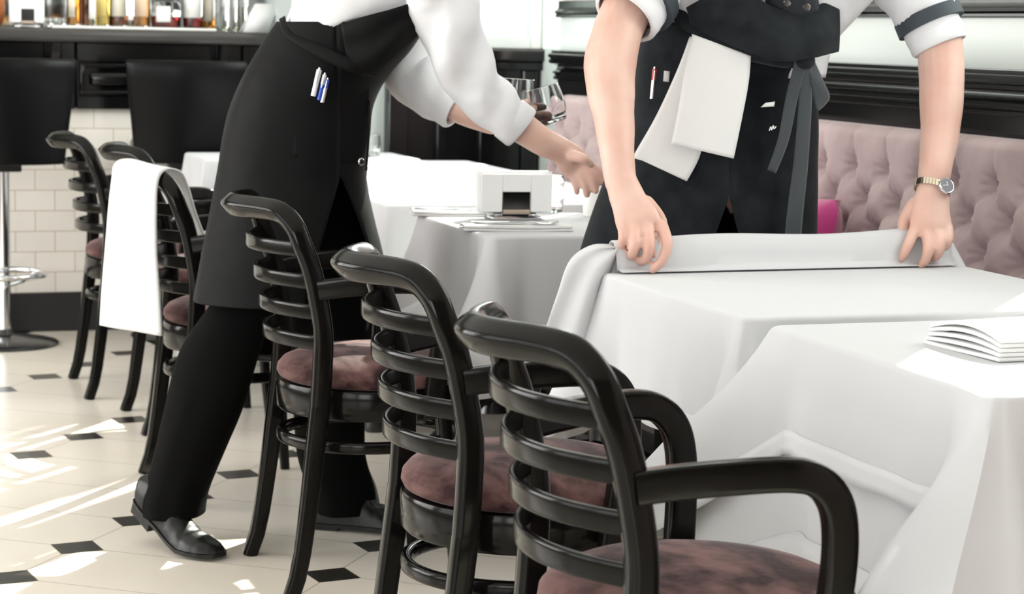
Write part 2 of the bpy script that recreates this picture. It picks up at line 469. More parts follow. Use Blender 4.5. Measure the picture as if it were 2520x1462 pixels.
# black dado and mouldings along the right wall, pale lacquer band above the rail
def rail_profile(name, prof, y0, y1, m, n=None):
    bm = bmesh.new()
    ra = [bm.verts.new((x, y0, z)) for x, z in prof]; rb = [bm.verts.new((x, y1, z)) for x, z in prof]
    k = len(prof)
    for i in range(k): bm.faces.new((ra[i], rb[i], rb[(i + 1) % k], ra[(i + 1) % k]))
    bm.faces.new(ra); bm.faces.new(rb[::-1])
    bmesh.ops.recalc_face_normals(bm, faces=bm.faces[:])
    return struct(name, bm, m, True)
rail_profile('trim_3', [(2.80, 0.0), (2.785, 0.0), (2.785, 1.045), (2.80, 1.045)], 0.2, 7.5, M_BLACKP)
rail_profile('trim_4', [(2.80, 1.045), (2.772, 1.045), (2.768, 1.049), (2.768, 1.056), (2.773, 1.060), (2.773, 1.066), (2.765, 1.069), (2.765, 1.076), (2.775, 1.080),
                        (2.782, 1.088), (2.783, 1.098), (2.770, 1.104), (2.752, 1.106), (2.746, 1.112), (2.746, 1.119), (2.752, 1.123), (2.752, 1.127), (2.744, 1.130), (2.744, 1.140), (2.75, 1.145),
                        (2.758, 1.147), (2.758, 1.155), (2.80, 1.157)], 0.2, 7.5, M_BLACKP)
rail_profile('trim_5', [(2.80, 1.157), (2.792, 1.157), (2.792, 1.283), (2.80, 1.283)], 0.2, 7.5, M_GREYP)
rail_profile('trim_6', [(2.80, 1.281), (2.775, 1.281), (2.770, 1.285), (2.770, 1.291), (2.775, 1.294), (2.768, 1.297), (2.766, 1.305), (2.776, 1.311), (2.782, 1.318), (2.782, 1.345), (2.80, 1.345)], 0.2, 7.5, M_BLACKP)

# ================================================================ BANQUETTE
BY0, BY1 = 0.9, 7.15
banq = empty('banquette', (2.4, 4.0, 0))
tag(banq, 'long pale mauve velvet banquette with deep buttoned back along the right wall', 'banquette')
def rel(o, root):
    o.parent = root; o.matrix_parent_inverse = root.matrix_basis.inverted(); return o
def P_(name, bm, m, root, smooth=True, angle=40):
    return rel(obj(name, bm, m, None, smooth, angle), root)
SY, SZ = 0.1705, 0.0815
def tuft(y, z):
    """depth of the tufted face below its crown at (y,z): buttons on a diamond lattice"""
    a = (y - 4.045) / SY; b = (z - 0.885) / SZ
    # row index b: odd rows shifted half; find distances to nearest lattice nodes
    best = 9.0; cre = 9.0
    nodes = []
    b0 = math.floor(b)
    for bb in (b0 - 1, b0, b0 + 1, b0 + 2):
        sh = 0.5 if bb % 2 else 0.0
        a0 = round(a - sh) + sh
        for aa in (a0 - 1, a0, a0 + 1):
            nodes.append((aa, bb))
    for aa, bb in nodes:
        if bb > 0: continue
        d = math.hypot((a - aa) * SY, (b - bb) * SZ); best = min(best, d)
        # creases to the two upper diagonal neighbours, and straight up from the top row
        segs = [(aa + 0.5, bb + 1), (aa - 0.5, bb + 1)] if bb < 0 else [(aa, bb + 1.6)]
        for a2, b2 in segs:
            x0, y0, x1, y1 = aa * SY, bb * SZ, a2 * SY, b2 * SZ
            px, py = a * SY, b * SZ
            t = max(0, min(1, ((px - x0) * (x1 - x0) + (py - y0) * (y1 - y0)) / ((x1 - x0) ** 2 + (y1 - y0) ** 2)))
            dd = math.hypot(px - x0 - t * (x1 - x0), py - y0 - t * (y1 - y0))
            fade = 1.0 if bb < 0 else 1 - 0.75 * t
            cre = min(cre, dd / max(fade, 0.05))
    dp = 0.058 * math.exp(-(best / 0.027) ** 1.15) + 0.013 * math.exp(-(cre / 0.011) ** 1.1)
    rip = 0.0055 * math.exp(-((best - 0.024) / 0.016) ** 2) * math.sin(9 * math.atan2((b - round(b)) * SZ, (a - round(a * 2) / 2) * SY) + 1.3 * a)
    return dp + rip
def back_face(z):   # x of the crown surface; leans back towards the top and rolls over
    return 2.575 + (z - 0.45) * 0.16
bm = bmesh.new()
ny = int((BY1 - BY0) / 0.0085); rows = []
zs = [0.44 + 0.0065 * i for i in range(int((0.965 - 0.44) / 0.0065) + 1)]
FINE0, FINE1 = 3.55, 5.7
ys = []; y = BY0
while y < BY1:
    ys.append(y); y += 0.0065 if (FINE0 < y < FINE1 or y > 6.7) else 0.03
ys.append(BY1)
for z in zs:
    zz = z
    rows.append([Vector((back_face(z) + tuft(yy, z) * min(1, 0.25 + (BY1 - yy) / 0.08), yy, z)) for yy in ys])
for a in range(1, 8):     # rolled top
    an = a / 7 * PI / 2
    rows.append([Vector((back_face(0.965) + tuft(yy, 0.965) * (1 - a / 7) * 0.8 + 0.045 * (1 - math.cos(an)) , yy, 0.965 + 0.032 * math.sin(an) - tuft(yy, 0.965) * 0.35 * math.cos(an))) for yy in ys])
rows.append([Vector((2.78, yy, 0.992)) for yy in ys])
rows.append([Vector((2.78, yy, 0.44)) for yy in ys])
g = grid(bm, rows)
bm.faces.new([r[-1] for r in g]); bm.faces.new([r[0] for r in g][::-1])
bmesh.ops.recalc_face_normals(bm, faces=bm.faces[:])
P_('backrest', bm, M_BANQ, banq, True, 80)
# buttons on the back, each a piece of its own
BACKREST = [c for c in banq.children if c.name.startswith('backrest')][0]
btn = None
for bb in range(0, -4, -1):
    sh = 0.5 if bb % 2 else 0.0
    for k in range(-3, 18):
        y = 4.045 + (k + sh) * SY; z = 0.885 + bb * SZ
        if not (BY0 + 0.05 < y < BY1 - 0.05): continue
        if btn is None:
            bm = bmesh.new(); lathe(bm, [(0.0075, 0), (0.0072, 0.002), (0.0045, 0.0045), (0.0005, 0.0055)], 10, (0, 0, 0), (-1, 0, 0.16)); b = btn = obj('button', bm, M_BANQ)
        else:
            b = btn.copy(); C.objects.link(b)
        b.parent = BACKREST; b.location = Vector((back_face(z) + tuft(y, z) + 0.001, y, z)) - banq.location
        b.matrix_parent_inverse = Matrix.Identity(4)
        b.location = Vector((back_face(z) + tuft(y, z) + 0.001, y, z))
bm = bmesh.new(); box(bm, (2.16, BY0, 0.32), (2.60, BY1, 0.455), 0.03, 4); P_('seat', bm, M_BANQ, banq)
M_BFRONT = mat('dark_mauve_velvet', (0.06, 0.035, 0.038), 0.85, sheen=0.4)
bm = bmesh.new(); box(bm, (2.19, BY0 + 0.01, 0.14), (2.25, BY1 - 0.01, 0.33), 0.008, 2); P_('front_panel', bm, M_BFRONT, banq)
bm = bmesh.new(); box(bm, (2.34, BY0 + 0.02, 0.0), (2.78, BY1 - 0.02, 0.14)); box(bm, (2.26, BY0 + 0.02, 0.13), (2.78, BY1 - 0.02, 0.44)); P_('plinth', bm, M_BLACKM, banq)
# magenta cushion leaning on the banquette back beside the waiter
bm = bmesh.new()
def pillow(bm, w, h, t, n=14):
    F = []; B = []
    for i in range(n + 1):
        u = i / n * 2 - 1; rf = []; rb = []
        for j in range(n + 1):
            v = j / n * 2 - 1
            k = (max(0, (1 - u ** 4)) * max(0, (1 - v ** 4))) ** 0.6
            s = 1 - 0.07 * (1 - abs(u)) * abs(v) ** 3; r = 1 - 0.07 * (1 - abs(v)) * abs(u) ** 3
            rf.append(Vector((-t / 2 * k, u * w / 2 * r, v * h / 2 * s))); rb.append(Vector((t / 2 * k, u * w / 2 * r, v * h / 2 * s)))
        F.append(rf); B.append(rb)
    grid(bm, F); grid(bm, B)
    bmesh.ops.remove_doubles(bm, verts=bm.verts[:], dist=1e-4)
    bmesh.ops.recalc_face_normals(bm, faces=bm.faces[:])
pillow(bm, 0.40, 0.36, 0.13)
cu = obj('throw_cushion', bm, M_MAG); cu.location = (2.515, 4.93, 0.632); cu.rotation_euler = (0, math.radians(9), 0)
tag(cu, 'magenta throw cushion leaning on the banquette back behind the standing waiter', 'cushion')

# ================================================================ BAR
BARY = 8.28; BX0, BX1 = -1.6, 1.83
bar = empty('bar_counter', (0.4, 8.6, 0)); tag(bar, 'black panelled bar counter with white subway tiled front and grey stone top', 'bar')
bm = bmesh.new(); box(bm, (BX0, BARY - 0.14, 1.147), (BX1, BARY + 0.55, 1.198), 0.012, 3)
M_STONE = mat('dark_polished_stone', (0.045, 0.042, 0.04), 0.2); P_('countertop', bm, M_STONE, bar)
bm = bmesh.new(); box(bm, (BX0, BARY + 0.005, 0.15), (BX1, BARY + 0.5, 0.888)); P_('tiled_front', bm, M_SUBWAY, bar, False)
bm = bmesh.new(); box(bm, (BX0, BARY - 0.012, 0.0), (BX1, BARY + 0.48, 0.155), 0.004, 1); P_('plinth', bm, M_BLACKM, bar)
bm = bmesh.new(); box(bm, (BX0, BARY + 0.01, 0.885), (BX1, BARY + 0.5, 1.147)); P_('frieze', bm, M_BLACKP, bar, False)
x = -1.62 + 0.005
def panel(x0, x1):
    bm = bmesh.new(); y0, y1 = BARY - 0.022, BARY + 0.012
    box(bm, (x0, y0, 1.070), (x1, y1, 1.146), 0.004, 1); box(bm, (x0, y0, 0.885), (x1, y1, 0.938), 0.004, 1)
    box(bm, (x0, y0, 0.93), (x0 + 0.012, y1, 1.08), 0.002, 1); box(bm, (x1 - 0.012, y0, 0.93), (x1, y1, 1.08), 0.002, 1)
    fr = P_('drawer_panel', bm, M_BLACKP, bar)
    bm = bmesh.new()
    for (a, b, c, d) in ((x0 + 0.014, x1 - 0.014, 1.048, 1.066), (x0 + 0.014, x1 - 0.014, 0.942, 0.958), (x0 + 0.014, x0 + 0.030, 0.95, 1.06), (x1 - 0.030, x1 - 0.014, 0.95, 1.06)):
        box(bm, (a, y0 - 0.012, c), (b, y1, d), 0.006, 3)
    box(bm, (x0 + 0.055, y0 + 0.002, 0.978), (x1 - 0.055, y1, 1.028), 0.010, 2)
    o = obj('raised_moulding', bm, M_BLACKP); o.parent = fr
mod = 0.66
for k in range(-4, 2):
    xb = 1.05 + k * mod
    panel(xb, min(xb + 0.535, BX1))
    for dx in (-0.062, ):
        bm = bmesh.new(); box(bm, (xb + dx, BARY - 0.03, 0.885), (xb - 0.006, BARY + 0.012, 1.147), 0.004, 1); P_('pilaster', bm, M_BLACKP, bar)
    if xb + 0.6 < BX1:
        pass
# dark brackets under the overhang, beside each pilaster
    bm = bmesh.new()
    pr = [(BARY - 0.12, 1.146), (BARY - 0.12, 1.11), (BARY - 0.07, 1.07), (BARY - 0.045, 1.0), (BARY - 0.02, 0.96), (BARY + 0.0, 0.96), (BARY + 0.0, 1.146)]
    A = [bm.verts.new((xb - 0.105, p, q)) for p, q in pr]; B = [bm.verts.new((xb - 0.072, p, q)) for p, q in pr]
    for i in range(len(pr)): bm.faces.new((A[i], A[(i + 1) % len(pr)], B[(i + 1) % len(pr)], B[i]))
    bm.faces.new(A[::-1]); bm.faces.new(B); bmesh.ops.recalc_face_normals(bm, faces=bm.faces[:])
    P_('bracket', bm, M_BLACKP, bar, False)
# back-bar cabinet with bright shelf behind the bottles
bb_ = empty('back_bar_cabinet', (0.4, 9.6, 0)); tag(bb_, 'dark back bar cabinet with glass shelves behind the row of bottles', 'cabinet')
bm = bmesh.new(); box(bm, (BX0, 9.3, 0), (1.8, 9.8, 0.95), 0.005, 1); P_('body', bm, M_BLACKP, bb_)
M_MIRR = mat('antique_mirror', (0.75, 0.78, 0.74), 0.06, 1.0)
bm = bmesh.new(); box(bm, (BX0, 9.74, 0.98), (1.8, 9.79, 2.3)); P_('mirror', bm, M_MIRR, bb_)
for z in (1.45, 1.8):
    bm = bmesh.new(); box(bm, (BX0, 9.5, z), (1.8, 9.74, z + 0.015), 0.003, 1); P_('shelf', bm, M_GLASS, bb_)

# bottles and small things on the bar
BT = 1.1985
def bx(px): return at_y(px, 60, 8.45).x
tray = obj('serving_tray', (lambda b: (box(b, (bx(110), 8.20, BT), (bx(505), 8.50, BT + 0.012), 0.005, 2), b)[1])(bmesh.new()), M_PORC)
tag(tray, 'long white tray under the bottles on the bar top', 'tray')
def liquor(col, dens=1.0):
    m = mat('liquor', col, 0.05, trans=0.85, ior=1.36); return m
AMB, GOLD, RUBY, PALE, DARK = liquor((0.75, 0.30, 0.04)), liquor((0.85, 0.6, 0.12)), liquor((0.35, 0.03, 0.03)), liquor((0.9, 0.9, 0.75)), liquor((0.25, 0.08, 0.03))
M_LABEL = mat('cream_paper_label', (0.8, 0.74, 0.62), 0.6); M_LABW = mat('white_paper_label', (0.85, 0.84, 0.82), 0.6)
def bottle(px, y, r, h, liq, fill, label, lab, z=BT + 0.012, neck=0.013, group='bottles standing on the bar top', labmat=None, shoulder=0.62):
    p = Vector((at_y(px, 50, y).x, y, z))
    root = empty('bottle', p); tag(root, label, 'bottle', group)
    hs = h * shoulder
    bm = bmesh.new()
    lathe(bm, [(0.001, 0), (r * 0.93, 0.0), (r, 0.006), (r, hs), (r * 0.92, hs + 0.012), (r * 0.6, hs + 0.03), (neck * 1.1, hs + 0.055), (neck, h * 0.93), (neck * 1.2, h * 0.935), (neck * 1.2, h - 0.004), (neck * 0.9, h)], 20)
    b = obj('glass_body', bm, M_GLASS, root)
    bm = bmesh.new(); lathe(bm, [(0.001, 0.005), (r * 0.9, 0.005), (r * 0.94, 0.01), (r * 0.94, fill * hs), (0.001, fill * hs)], 20)
    obj('liquor', bm, liq, root)
    bm = bmesh.new(); lathe(bm, [(neck * 1.3, h - 0.02), (neck * 1.3, h + 0.012), (neck * 0.8, h + 0.016), (0.001, h + 0.016)], 14); obj('stopper', bm, M_BLACKM, root)
    if lab:
        bm = bmesh.new(); a0 = -PI / 2 - 0.35
        rr = [[Vector((r * 1.012 * math.cos(a0 + (i / 10 - 0.5) * lab * 2), r * 1.012 * math.sin(a0 + (i / 10 - 0.5) * lab * 2), q)) for i in range(11)] for q in (hs * 0.22, hs * 0.85)]
        grid(bm, rr); solidify(obj('label', bm, labmat or M_LABEL, root), 0.0006)
    return root
bottle(180, 8.36, 0.028, 0.24, AMB, 0.95, 'amber bottle with round cream label, first of the row from the left', 0.5)
bottle(214, 8.40, 0.030, 0.27, DARK, 0.9, 'dark brown bottle behind two amber ones on the left of the tray', 0.0)
bottle(228, 8.30, 0.014, 0.20, PALE, 0.3, 'thin clear bottle with white label between the brown and golden ones', 1.2, labmat=M_LABW)
bottle(252, 8.36, 0.036, 0.29, GOLD, 0.98, 'golden yellow bottle full to the shoulder on the white tray', 0.7, labmat=mat('gold_label', (0.8, 0.62, 0.2), 0.4))
bottle(294, 8.36, 0.036, 0.29, DARK, 0.25, 'nearly empty dark bottle with large cream label beside the golden one', 1.0)
bottle(322, 8.30, 0.013, 0.20, PALE, 0.2, 'slim clear bottle left of the orange labelled bottle', 0.9, labmat=M_LABW)
bottle(346, 8.36, 0.036, 0.30, AMB, 0.6, 'amber bottle with wide peach label in the middle of the tray', 1.0, labmat=mat('peach_label', (0.85, 0.62, 0.45), 0.5))
bottle(408, 8.36, 0.060, 0.22, RUBY, 0.45, 'squat wide decanter half full of dark red spirit', 0.5, shoulder=0.45, labmat=M_LABW)
bottle(474, 8.36, 0.040, 0.30, RUBY, 0.25, 'tall bottle with big blank white label near the right end of the tray', 1.2, labmat=M_LABW)
bottle(512, 8.40, 0.030, 0.30, AMB, 0.3, 'cream labelled bottle just past the right end of the tray', 1.0, z=BT)
bottle(545, 8.38, 0.030, 0.32, PALE, 0.1, 'clear tall bottle with pale neck beside the menu card', 0.0, z=BT)
bottle(570, 8.46, 0.028, 0.32, PALE, 0.1, 'clear empty bottle next to the menu card, farther back', 0.0, z=BT)
bottle(596, 8.40, 0.022, 0.34, PALE, 0.5, 'slim greenish clear bottle half behind the white menu card', 0.0, z=BT)
# folded menu card leaning at the right end
bm = bmesh.new(); a = at_y(598, 75, 8.22); 
w_ = 0.10
rows = [[Vector((a.x + u * w_ + v * 0.055, 8.22 + v * 0.03, BT + v * 0.115)) for u in (0, 0.5, 1)] for v in (0, 0.5, 1)]
grid(bm, rows); rows = [[Vector((a.x + u * w_ + v * 0.055, 8.28 - (v - 0.5) * 0.055, BT + v * 0.113)) for u in (0, 0.5, 1)] for v in (0, 0.5, 1)]
grid(bm, rows); c_ = solidify(obj('menu_card', bm, M_PAPER), 0.002); tag(c_, 'white folded card leaning at the right end of the bar top', 'card')
# napkin dispenser (shared builder) -- local origin at base centre, long side along x, front towards -y
M_DARKST = mat('dark_mirror_steel', (0.10, 0.095, 0.095), 0.15, 1.0)
def napkin_dispenser(name_label, loc, rz, L=0.19, group=None):
    root = empty('napkin_dispenser', loc, rz); tag(root, name_label, 'napkin dispenser', group)
    bm = bmesh.new(); box(bm, (-L * 0.36, -0.045, 0), (L * 0.36, 0.045, 0.010), 0.004, 2); box(bm, (-L * 0.30, -0.030, 0.010), (L * 0.30, 0.030, 0.018), 0.004, 2)
    obj('base', bm, M_CHROME, root)
    for s in (-1, 1):
        bm = bmesh.new(); box(bm, (-L * 0.19, s * 0.034 - 0.002, 0.012), (L * 0.19, s * 0.034 + 0.002, 0.072), 0.0015, 1)
        obj('end_plate', bm, M_DARKST, root)
    bm = bmesh.new(); box(bm, (-L * 0.19, -0.042, 0.015), (L * 0.19, -0.034, 0.027), 0.003, 2); obj('lip', bm, M_TAN, root)
    bm = bmesh.new()
    n = 14
    for k in range(n):
        yk = -0.027 + 0.054 * k / (n - 1)
        rows = []
        for j in range(5):
            v = j / 4; rows.append([Vector((lerp(-L / 2, L / 2, i / 8) * (1 + 0.02 * v) + 0.002 * math.sin(k * 2.1), yk + 0.004 * math.sin(i * 0.9 + k) * abs(i / 4 - 1) , 0.018 + v * (0.102 + 0.003 * math.sin(k * 1.7)) )) for i in range(9)])
        grid(bm, rows)
    o = obj('napkins', bm, M_PAPER, root); solidify(o, 0.0034)
    # the front napkin folds round the plate and leaves a window
    bm = bmesh.new()
    box(bm, (-L / 2, -0.040, 0.02), (-L * 0.2, -0.033, 0.118), 0.002, 1); box(bm, (L * 0.2, -0.040, 0.02), (L / 2, -0.033, 0.118), 0.002, 1); box(bm, (-L * 0.2, -0.040, 0.072), (L * 0.2, -0.033, 0.118), 0.0015, 1)
    obj('front_napkin', bm, M_PAPER, root)
    return root
napkin_dispenser('white napkin dispenser on the bar top at the left end of the bottles', (at_y(66, 60, 8.24).x, 8.24, BT), 0, 0.125, 'napkin dispensers')
bm = bmesh.new(); lathe(bm, [(0.001, 0), (0.035, 0), (0.05, 0.02), (0.058, 0.06), (0.055, 0.11), (0.04, 0.13), (0.03, 0.15), (0.001, 0.15)], 24, (at_y(-24, 50, 8.3).x, 8.3, BT))
tag(obj('jug', bm, M_ORANGE), 'orange jug cut by the left edge, standing on the bar', 'jug')
for i, (px, yy) in enumerate(((118, 8.26), (138, 8.30), (152, 8.24))):
    bm = bmesh.new(); p = at_y(px, 60, yy); lathe(bm, [(0.001, 0), (0.018, 0), (0.02, 0.004), (0.022, 0.03), (0.020, 0.03), (0.018, 0.006), (0.001, 0.006)], 18, (p.x, yy, BT + 0.0125))
    tag(obj('shot_glass', bm, M_GLASS), 'small clear glass between napkin dispenser and first amber bottle', 'glass', 'small glasses on the bar tray')

# bar stools
def bar_stool(x, y, rz, label):
    root = empty('bar_stool', (x, y, 0), rz); tag(root, label, 'bar stool', 'bar stools at the counter')
    bm = bmesh.new(); lathe(bm, [(0.001, 0), (0.20, 0), (0.205, 0.006), (0.20, 0.012), (0.12, 0.028), (0.04, 0.04), (0.03, 0.06)], 40); obj('base', bm, M_IRON, root)
    bm = bmesh.new(); lathe(bm, [(0.027, 0.04), (0.027, 0.66)], 20); obj('column', bm, M_CHROME, root)
    bm = bmesh.new()
    ring = [Vector((0.155 * math.cos(2 * PI * k / 40) , 0.155 * math.sin(2 * PI * k / 40), 0.27)) for k in range(40)]
    sweep(bm, ring, 0.022, 0.022, closed=True, n=10, power=2)
    for k in range(3):
        a = 2 * PI * k / 3 + 0.4; sweep(bm, [(0.02 * math.cos(a), 0.02 * math.sin(a), 0.22), (0.09 * math.cos(a), 0.09 * math.sin(a), 0.235), (0.152 * math.cos(a), 0.152 * math.sin(a), 0.266)], 0.014, 0.014, n=8, power=2)
    obj('footrest', bm, M_CHROME, root)
    bm = bmesh.new(); box(bm, (-0.06, -0.06, 0.66), (0.06, 0.06, 0.70), 0.006, 2); obj('swivel_plate', bm, M_BLACKM, root)
    bm = bmesh.new(); box(bm, (-0.20, -0.17, 0.695), (0.20, 0.20, 0.79), 0.04, 5); obj('seat', bm, M_LEATHER, root)
    bm = bmesh.new(); rows = []
    for j in range(13):
        v = j / 12; z = lerp(0.70, 1.085, v); wv = lerp(0.175, 0.215, v); rows.append([Vector((u * wv, -0.185 - 0.05 * v + 0.055 * u * u + (0.0 if v < 0.9 else 0.01 * (v - .9) * 10), z)) for u in [i / 12 * 2 - 1 for i in range(13)]])
    grid(bm, rows); o = obj('backrest', bm, M_LEATHER, root); solidify(o, 0.045, 1.0)
    bv = o.modifiers.new('rounding', 'BEVEL'); bv.width = 0.012; bv.segments = 3; bv.limit_method = 'ANGLE'
    return root
bar_stool(0.735, 7.97, 0.15, 'black leather bar stool cut by the left edge, chrome footrest in view')
bar_stool(1.435, 8.05, -0.12, 'black leather bar stool half behind the bending waiter')

# ================================================================ TABLES
CLX0, CLX1 = 1.53, 2.36
TOPZ = 0.738
def table(y0, y1, x0=CLX0, x1=CLX1, label='', foot=True):
    root = empty('dining_table', ((x0 + x1) / 2, (y0 + y1) / 2, 0)); tag(root, label, 'table', 'dining tables along the banquette')
    hx, hy = (x1 - x0) / 2 - 0.012, (y1 - y0) / 2 - 0.012
    bm = bmesh.new(); box(bm, (-hx, -hy, TOPZ - 0.03), (hx, hy, TOPZ), 0.004, 2); obj('tabletop', bm, M_LACQ, root)
    bm = bmesh.new(); lathe(bm, [(0.05, 0.10), (0.036, 0.14), (0.03, 0.3), (0.03, 0.62), (0.05, 0.68), (0.12, 0.70), (0.12, TOPZ - 0.031)], 24); obj('column', bm, M_IRON, root)
    for sx in (-1, 1):
        for sy in (-1, 1):
            bm = bmesh.new(); d = Vector((sx * 0.72, sy * 0.69, 0)).normalized()
            sweep(bm, [d * 0.03 + Vector((0, 0, 0.16)), d * 0.10 + Vector((0, 0, 0.15)), d * 0.22 + Vector((0, 0, 0.105)), d * 0.33 + Vector((0, 0, 0.075)), d * 0.39 + Vector((0, 0, 0.062))], lambda k: 0.05 - 0.008 * k, lambda k: 0.06 - 0.022 * k, n=12)
            lathe(bm, [(0.001, 0.0), (0.028, 0.0), (0.032, 0.01), (0.030, 0.045), (0.024, 0.075), (0.012, 0.088), (0.001, 0.09)], 18, d * 0.40)
            obj('foot', bm, M_IRON, root)
    return root
def cloth_mesh(x0, x1, y0, y1, z, drop, seed=0, corner=0.10, flare=0.010, amp=0.008, corner_drop=0.10, side_near=False, rows=18, rad=0.009, pleat=0.085, hem_only=False):
    rnd = random.Random(seed)
    ph = [rnd.uniform(0, 2 * PI) for _ in range(8)]
    per = []   # (point on edge, normal, distance to nearest corner, side index)
    corners = [(x0, y0), (x1, y0), (x1, y1), (x0, y1)]
    cr = 0.022
    for k in range(4):
        a = Vector((*corners[k], 0)); b = Vector((*corners[(k + 1) % 4], 0)); d = (b - a); L = d.length; d.normalize(); n = Vector((d.y, -d.x, 0))
        N = max(10, int(L / 0.016))
        for i in range(N + 1):
            s = cr + (L - 2 * cr) * i / N
            per.append((a + d * s, n, min(s, L - s), (k if s < L / 2 else (k + 1) % 4), k * 1.0 + s / L, 1 if s < L / 2 else -1))
        d2 = Vector((-d.y, d.x, 0)); n2 = Vector((d2.y, -d2.x, 0)); c = b - d * cr + d2 * cr
        for i in range(1, 8):
            t = i / 8; nn = (n * math.cos(t * PI / 2) + n2 * math.sin(t * PI / 2)).normalized()
            per.append((c + nn * cr, nn, cr * (1 - math.sin(t * PI)) * 0.6, (k + 1) % 4, k + 1.0, 0))
    bm = bmesh.new(); R = []
    # flat top: inset loop fan
    top_ed = [bm.verts.new((p.x - n.x * rad * 0.6, p.y - n.y * rad * 0.6, z)) for p, n, *_ in per]
    R = [top_ed]
    for j in range(1, rows + 1):
        ring = []
        for (p, n, dc, ci, s, sg) in per:
            cw = math.exp(-(dc / 0.085) ** 2); cn = max(0.0, 1 - dc / pleat) ** 1.15
            L = drop + corner_drop * cn
            wall = p.x > x1 - 0.06
            sidek = 0.3 if abs(n.y) > 0.8 and side_near else 1.0
            if wall: L = min(L, z - 0.475)
            q0 = rad * 1.57
            d = q0 * j / 4 if j <= 4 else q0 + (L - q0) * (j - 4) / (rows - 4)
            if d <= q0 + 1e-6:
                an = d / rad; o_ = rad * (math.sin(an) - 0.6); zz = z - rad * (1 - math.cos(an))
            else:
                o_ = rad * 0.4; zz = z - rad - (d - q0)
            f = d / max(drop, 0.01)
            w = math.sin(s * 9.0 + ph[0]) * 0.5 + math.sin(s * 17.0 + ph[1]) * 0.35 + math.sin(s * 31 + ph[2]) * 0.2
            if wall: cn *= 0.15
            fc = f * (0.55 + 0.45 * min(1, d / 0.2))
            o_ += (flare * f + amp * f * w * (1 - cw)) * sidek * (0.3 if wall else 1.0) + corner * fc * cn * (0.5 + 0.5 * sidek) - 0.014 * min(1, f) * math.exp(-((dc - pleat * 1.15) / 0.03) ** 2) * (0.2 if wall else 1)
            ring.append(bm.verts.new((p.x + n.x * o_, p.y + n.y * o_, zz)))
        R.append(ring)
    if hem_only:
        keep = set(v for r in R[-4:] for v in r)
        bmesh.ops.delete(bm, geom=[v for v in bm.verts if v not in keep], context='VERTS'); R = R[-4:]
        for r in R:
            for v, (p, n, *_) in zip(r, per): v.co += n * 0.0012
        m = len(per)
        for a, b in zip(R, R[1:]):
            for j in range(m): bm.faces.new((a[j], b[j], b[(j + 1) % m], a[(j + 1) % m]))
        return bm
    m = len(per)
    for a, b in zip(R, R[1:]):
        for j in range(m): bm.faces.new((a[j], b[j], b[(j + 1) % m], a[(j + 1) % m]))
    bm.faces.new(top_ed)
    bmesh.ops.recalc_face_normals(bm, faces=bm.faces[:])
    return bm
def tablecloth(y0, y1, label, drop=0.27, x0=CLX0, x1=CLX1, z=TOPZ + 0.007, group='white tablecloths', **kw):
    bm = cloth_mesh(x0, x1, y0, y1, z, drop, **kw)
    o = obj('tablecloth', bm, M_CLOTH, None, True, 60); solidify(o, 0.0014, -1.0)
    h = obj('hem', cloth_mesh(x0, x1, y0, y1, z, drop, hem_only=True, **kw), M_HEM, o, True, 60); solidify(h, 0.001, 1.0)
    tag(o, label, 'tablecloth', group); return o
TB = [(2.38, 3.05), (3.17, 3.83), (4.55, 5.14), (5.42, 6.02), (6.06, 6.68), (6.72, 7.29)]
TLAB = ['dining table under the nearest white cloths at the right edge', 'dining table where the waiter gathers a cloth', 'dining table set with napkin dispenser and cutlery',
        'sunlit dining table just behind the one with the napkin dispenser', 'sunlit dining table in the middle of the far row', 'sunlit dining table second from the far wall panelling']
for (a, b), l in zip(TB, TLAB): table(a, b, label=l)
table(7.37, 7.75, 1.40, 2.2, 'dining table at the far panelling with a single tumbler')
# nearest table: a long undercloth with a shorter cloth over it
def tilt1(p, dc): return 0.0
tablecloth(2.38, 3.05, 'long white undercloth on the nearest table, hanging lowest', 0.405, z=TOPZ + 0.004, seed=3, side_near=True, corner=0.17, corner_drop=0.10, flare=0.012, amp=0.010, pleat=0.11)
tablecloth(2.375, 3.055, 'white top cloth of the nearest table with a wide hem and draped corner', 0.20, x0=CLX0 - 0.006, x1=CLX1 + 0.004, z=TOPZ + 0.010, seed=5, side_near=True, corner=0.15, corner_drop=0.20, flare=0.020, amp=0.007, pleat=0.10)
tablecloth(3.17, 3.83, 'smooth white cloth on the table the waiter is dressing', 0.26, seed=8, side_near=True, corner=0.10, corner_drop=0.10, amp=0.008)
tablecloth(4.55, 5.14, 'white cloth in shade under the napkin dispenser', 0.27, seed=12, corner=0.10, amp=0.013)
tablecloth(5.42, 6.02, 'sunlit white cloth beyond the napkin dispenser table', 0.27, seed=14, side_near=True, corner=0.05)
tablecloth(6.06, 6.68, 'sunlit white cloth in the middle of the far row', 0.27, seed=15, side_near=True, corner=0.05)
tablecloth(6.72, 7.29, 'sunlit white cloth second from the far panelling', 0.27, seed=16, side_near=True, corner=0.05)
tablecloth(7.36, 7.765, 'white cloth farthest away, in front of the bar stool and panelling', 0.27, x0=1.39, x1=2.2, seed=17, side_near=True, corner=0.05)

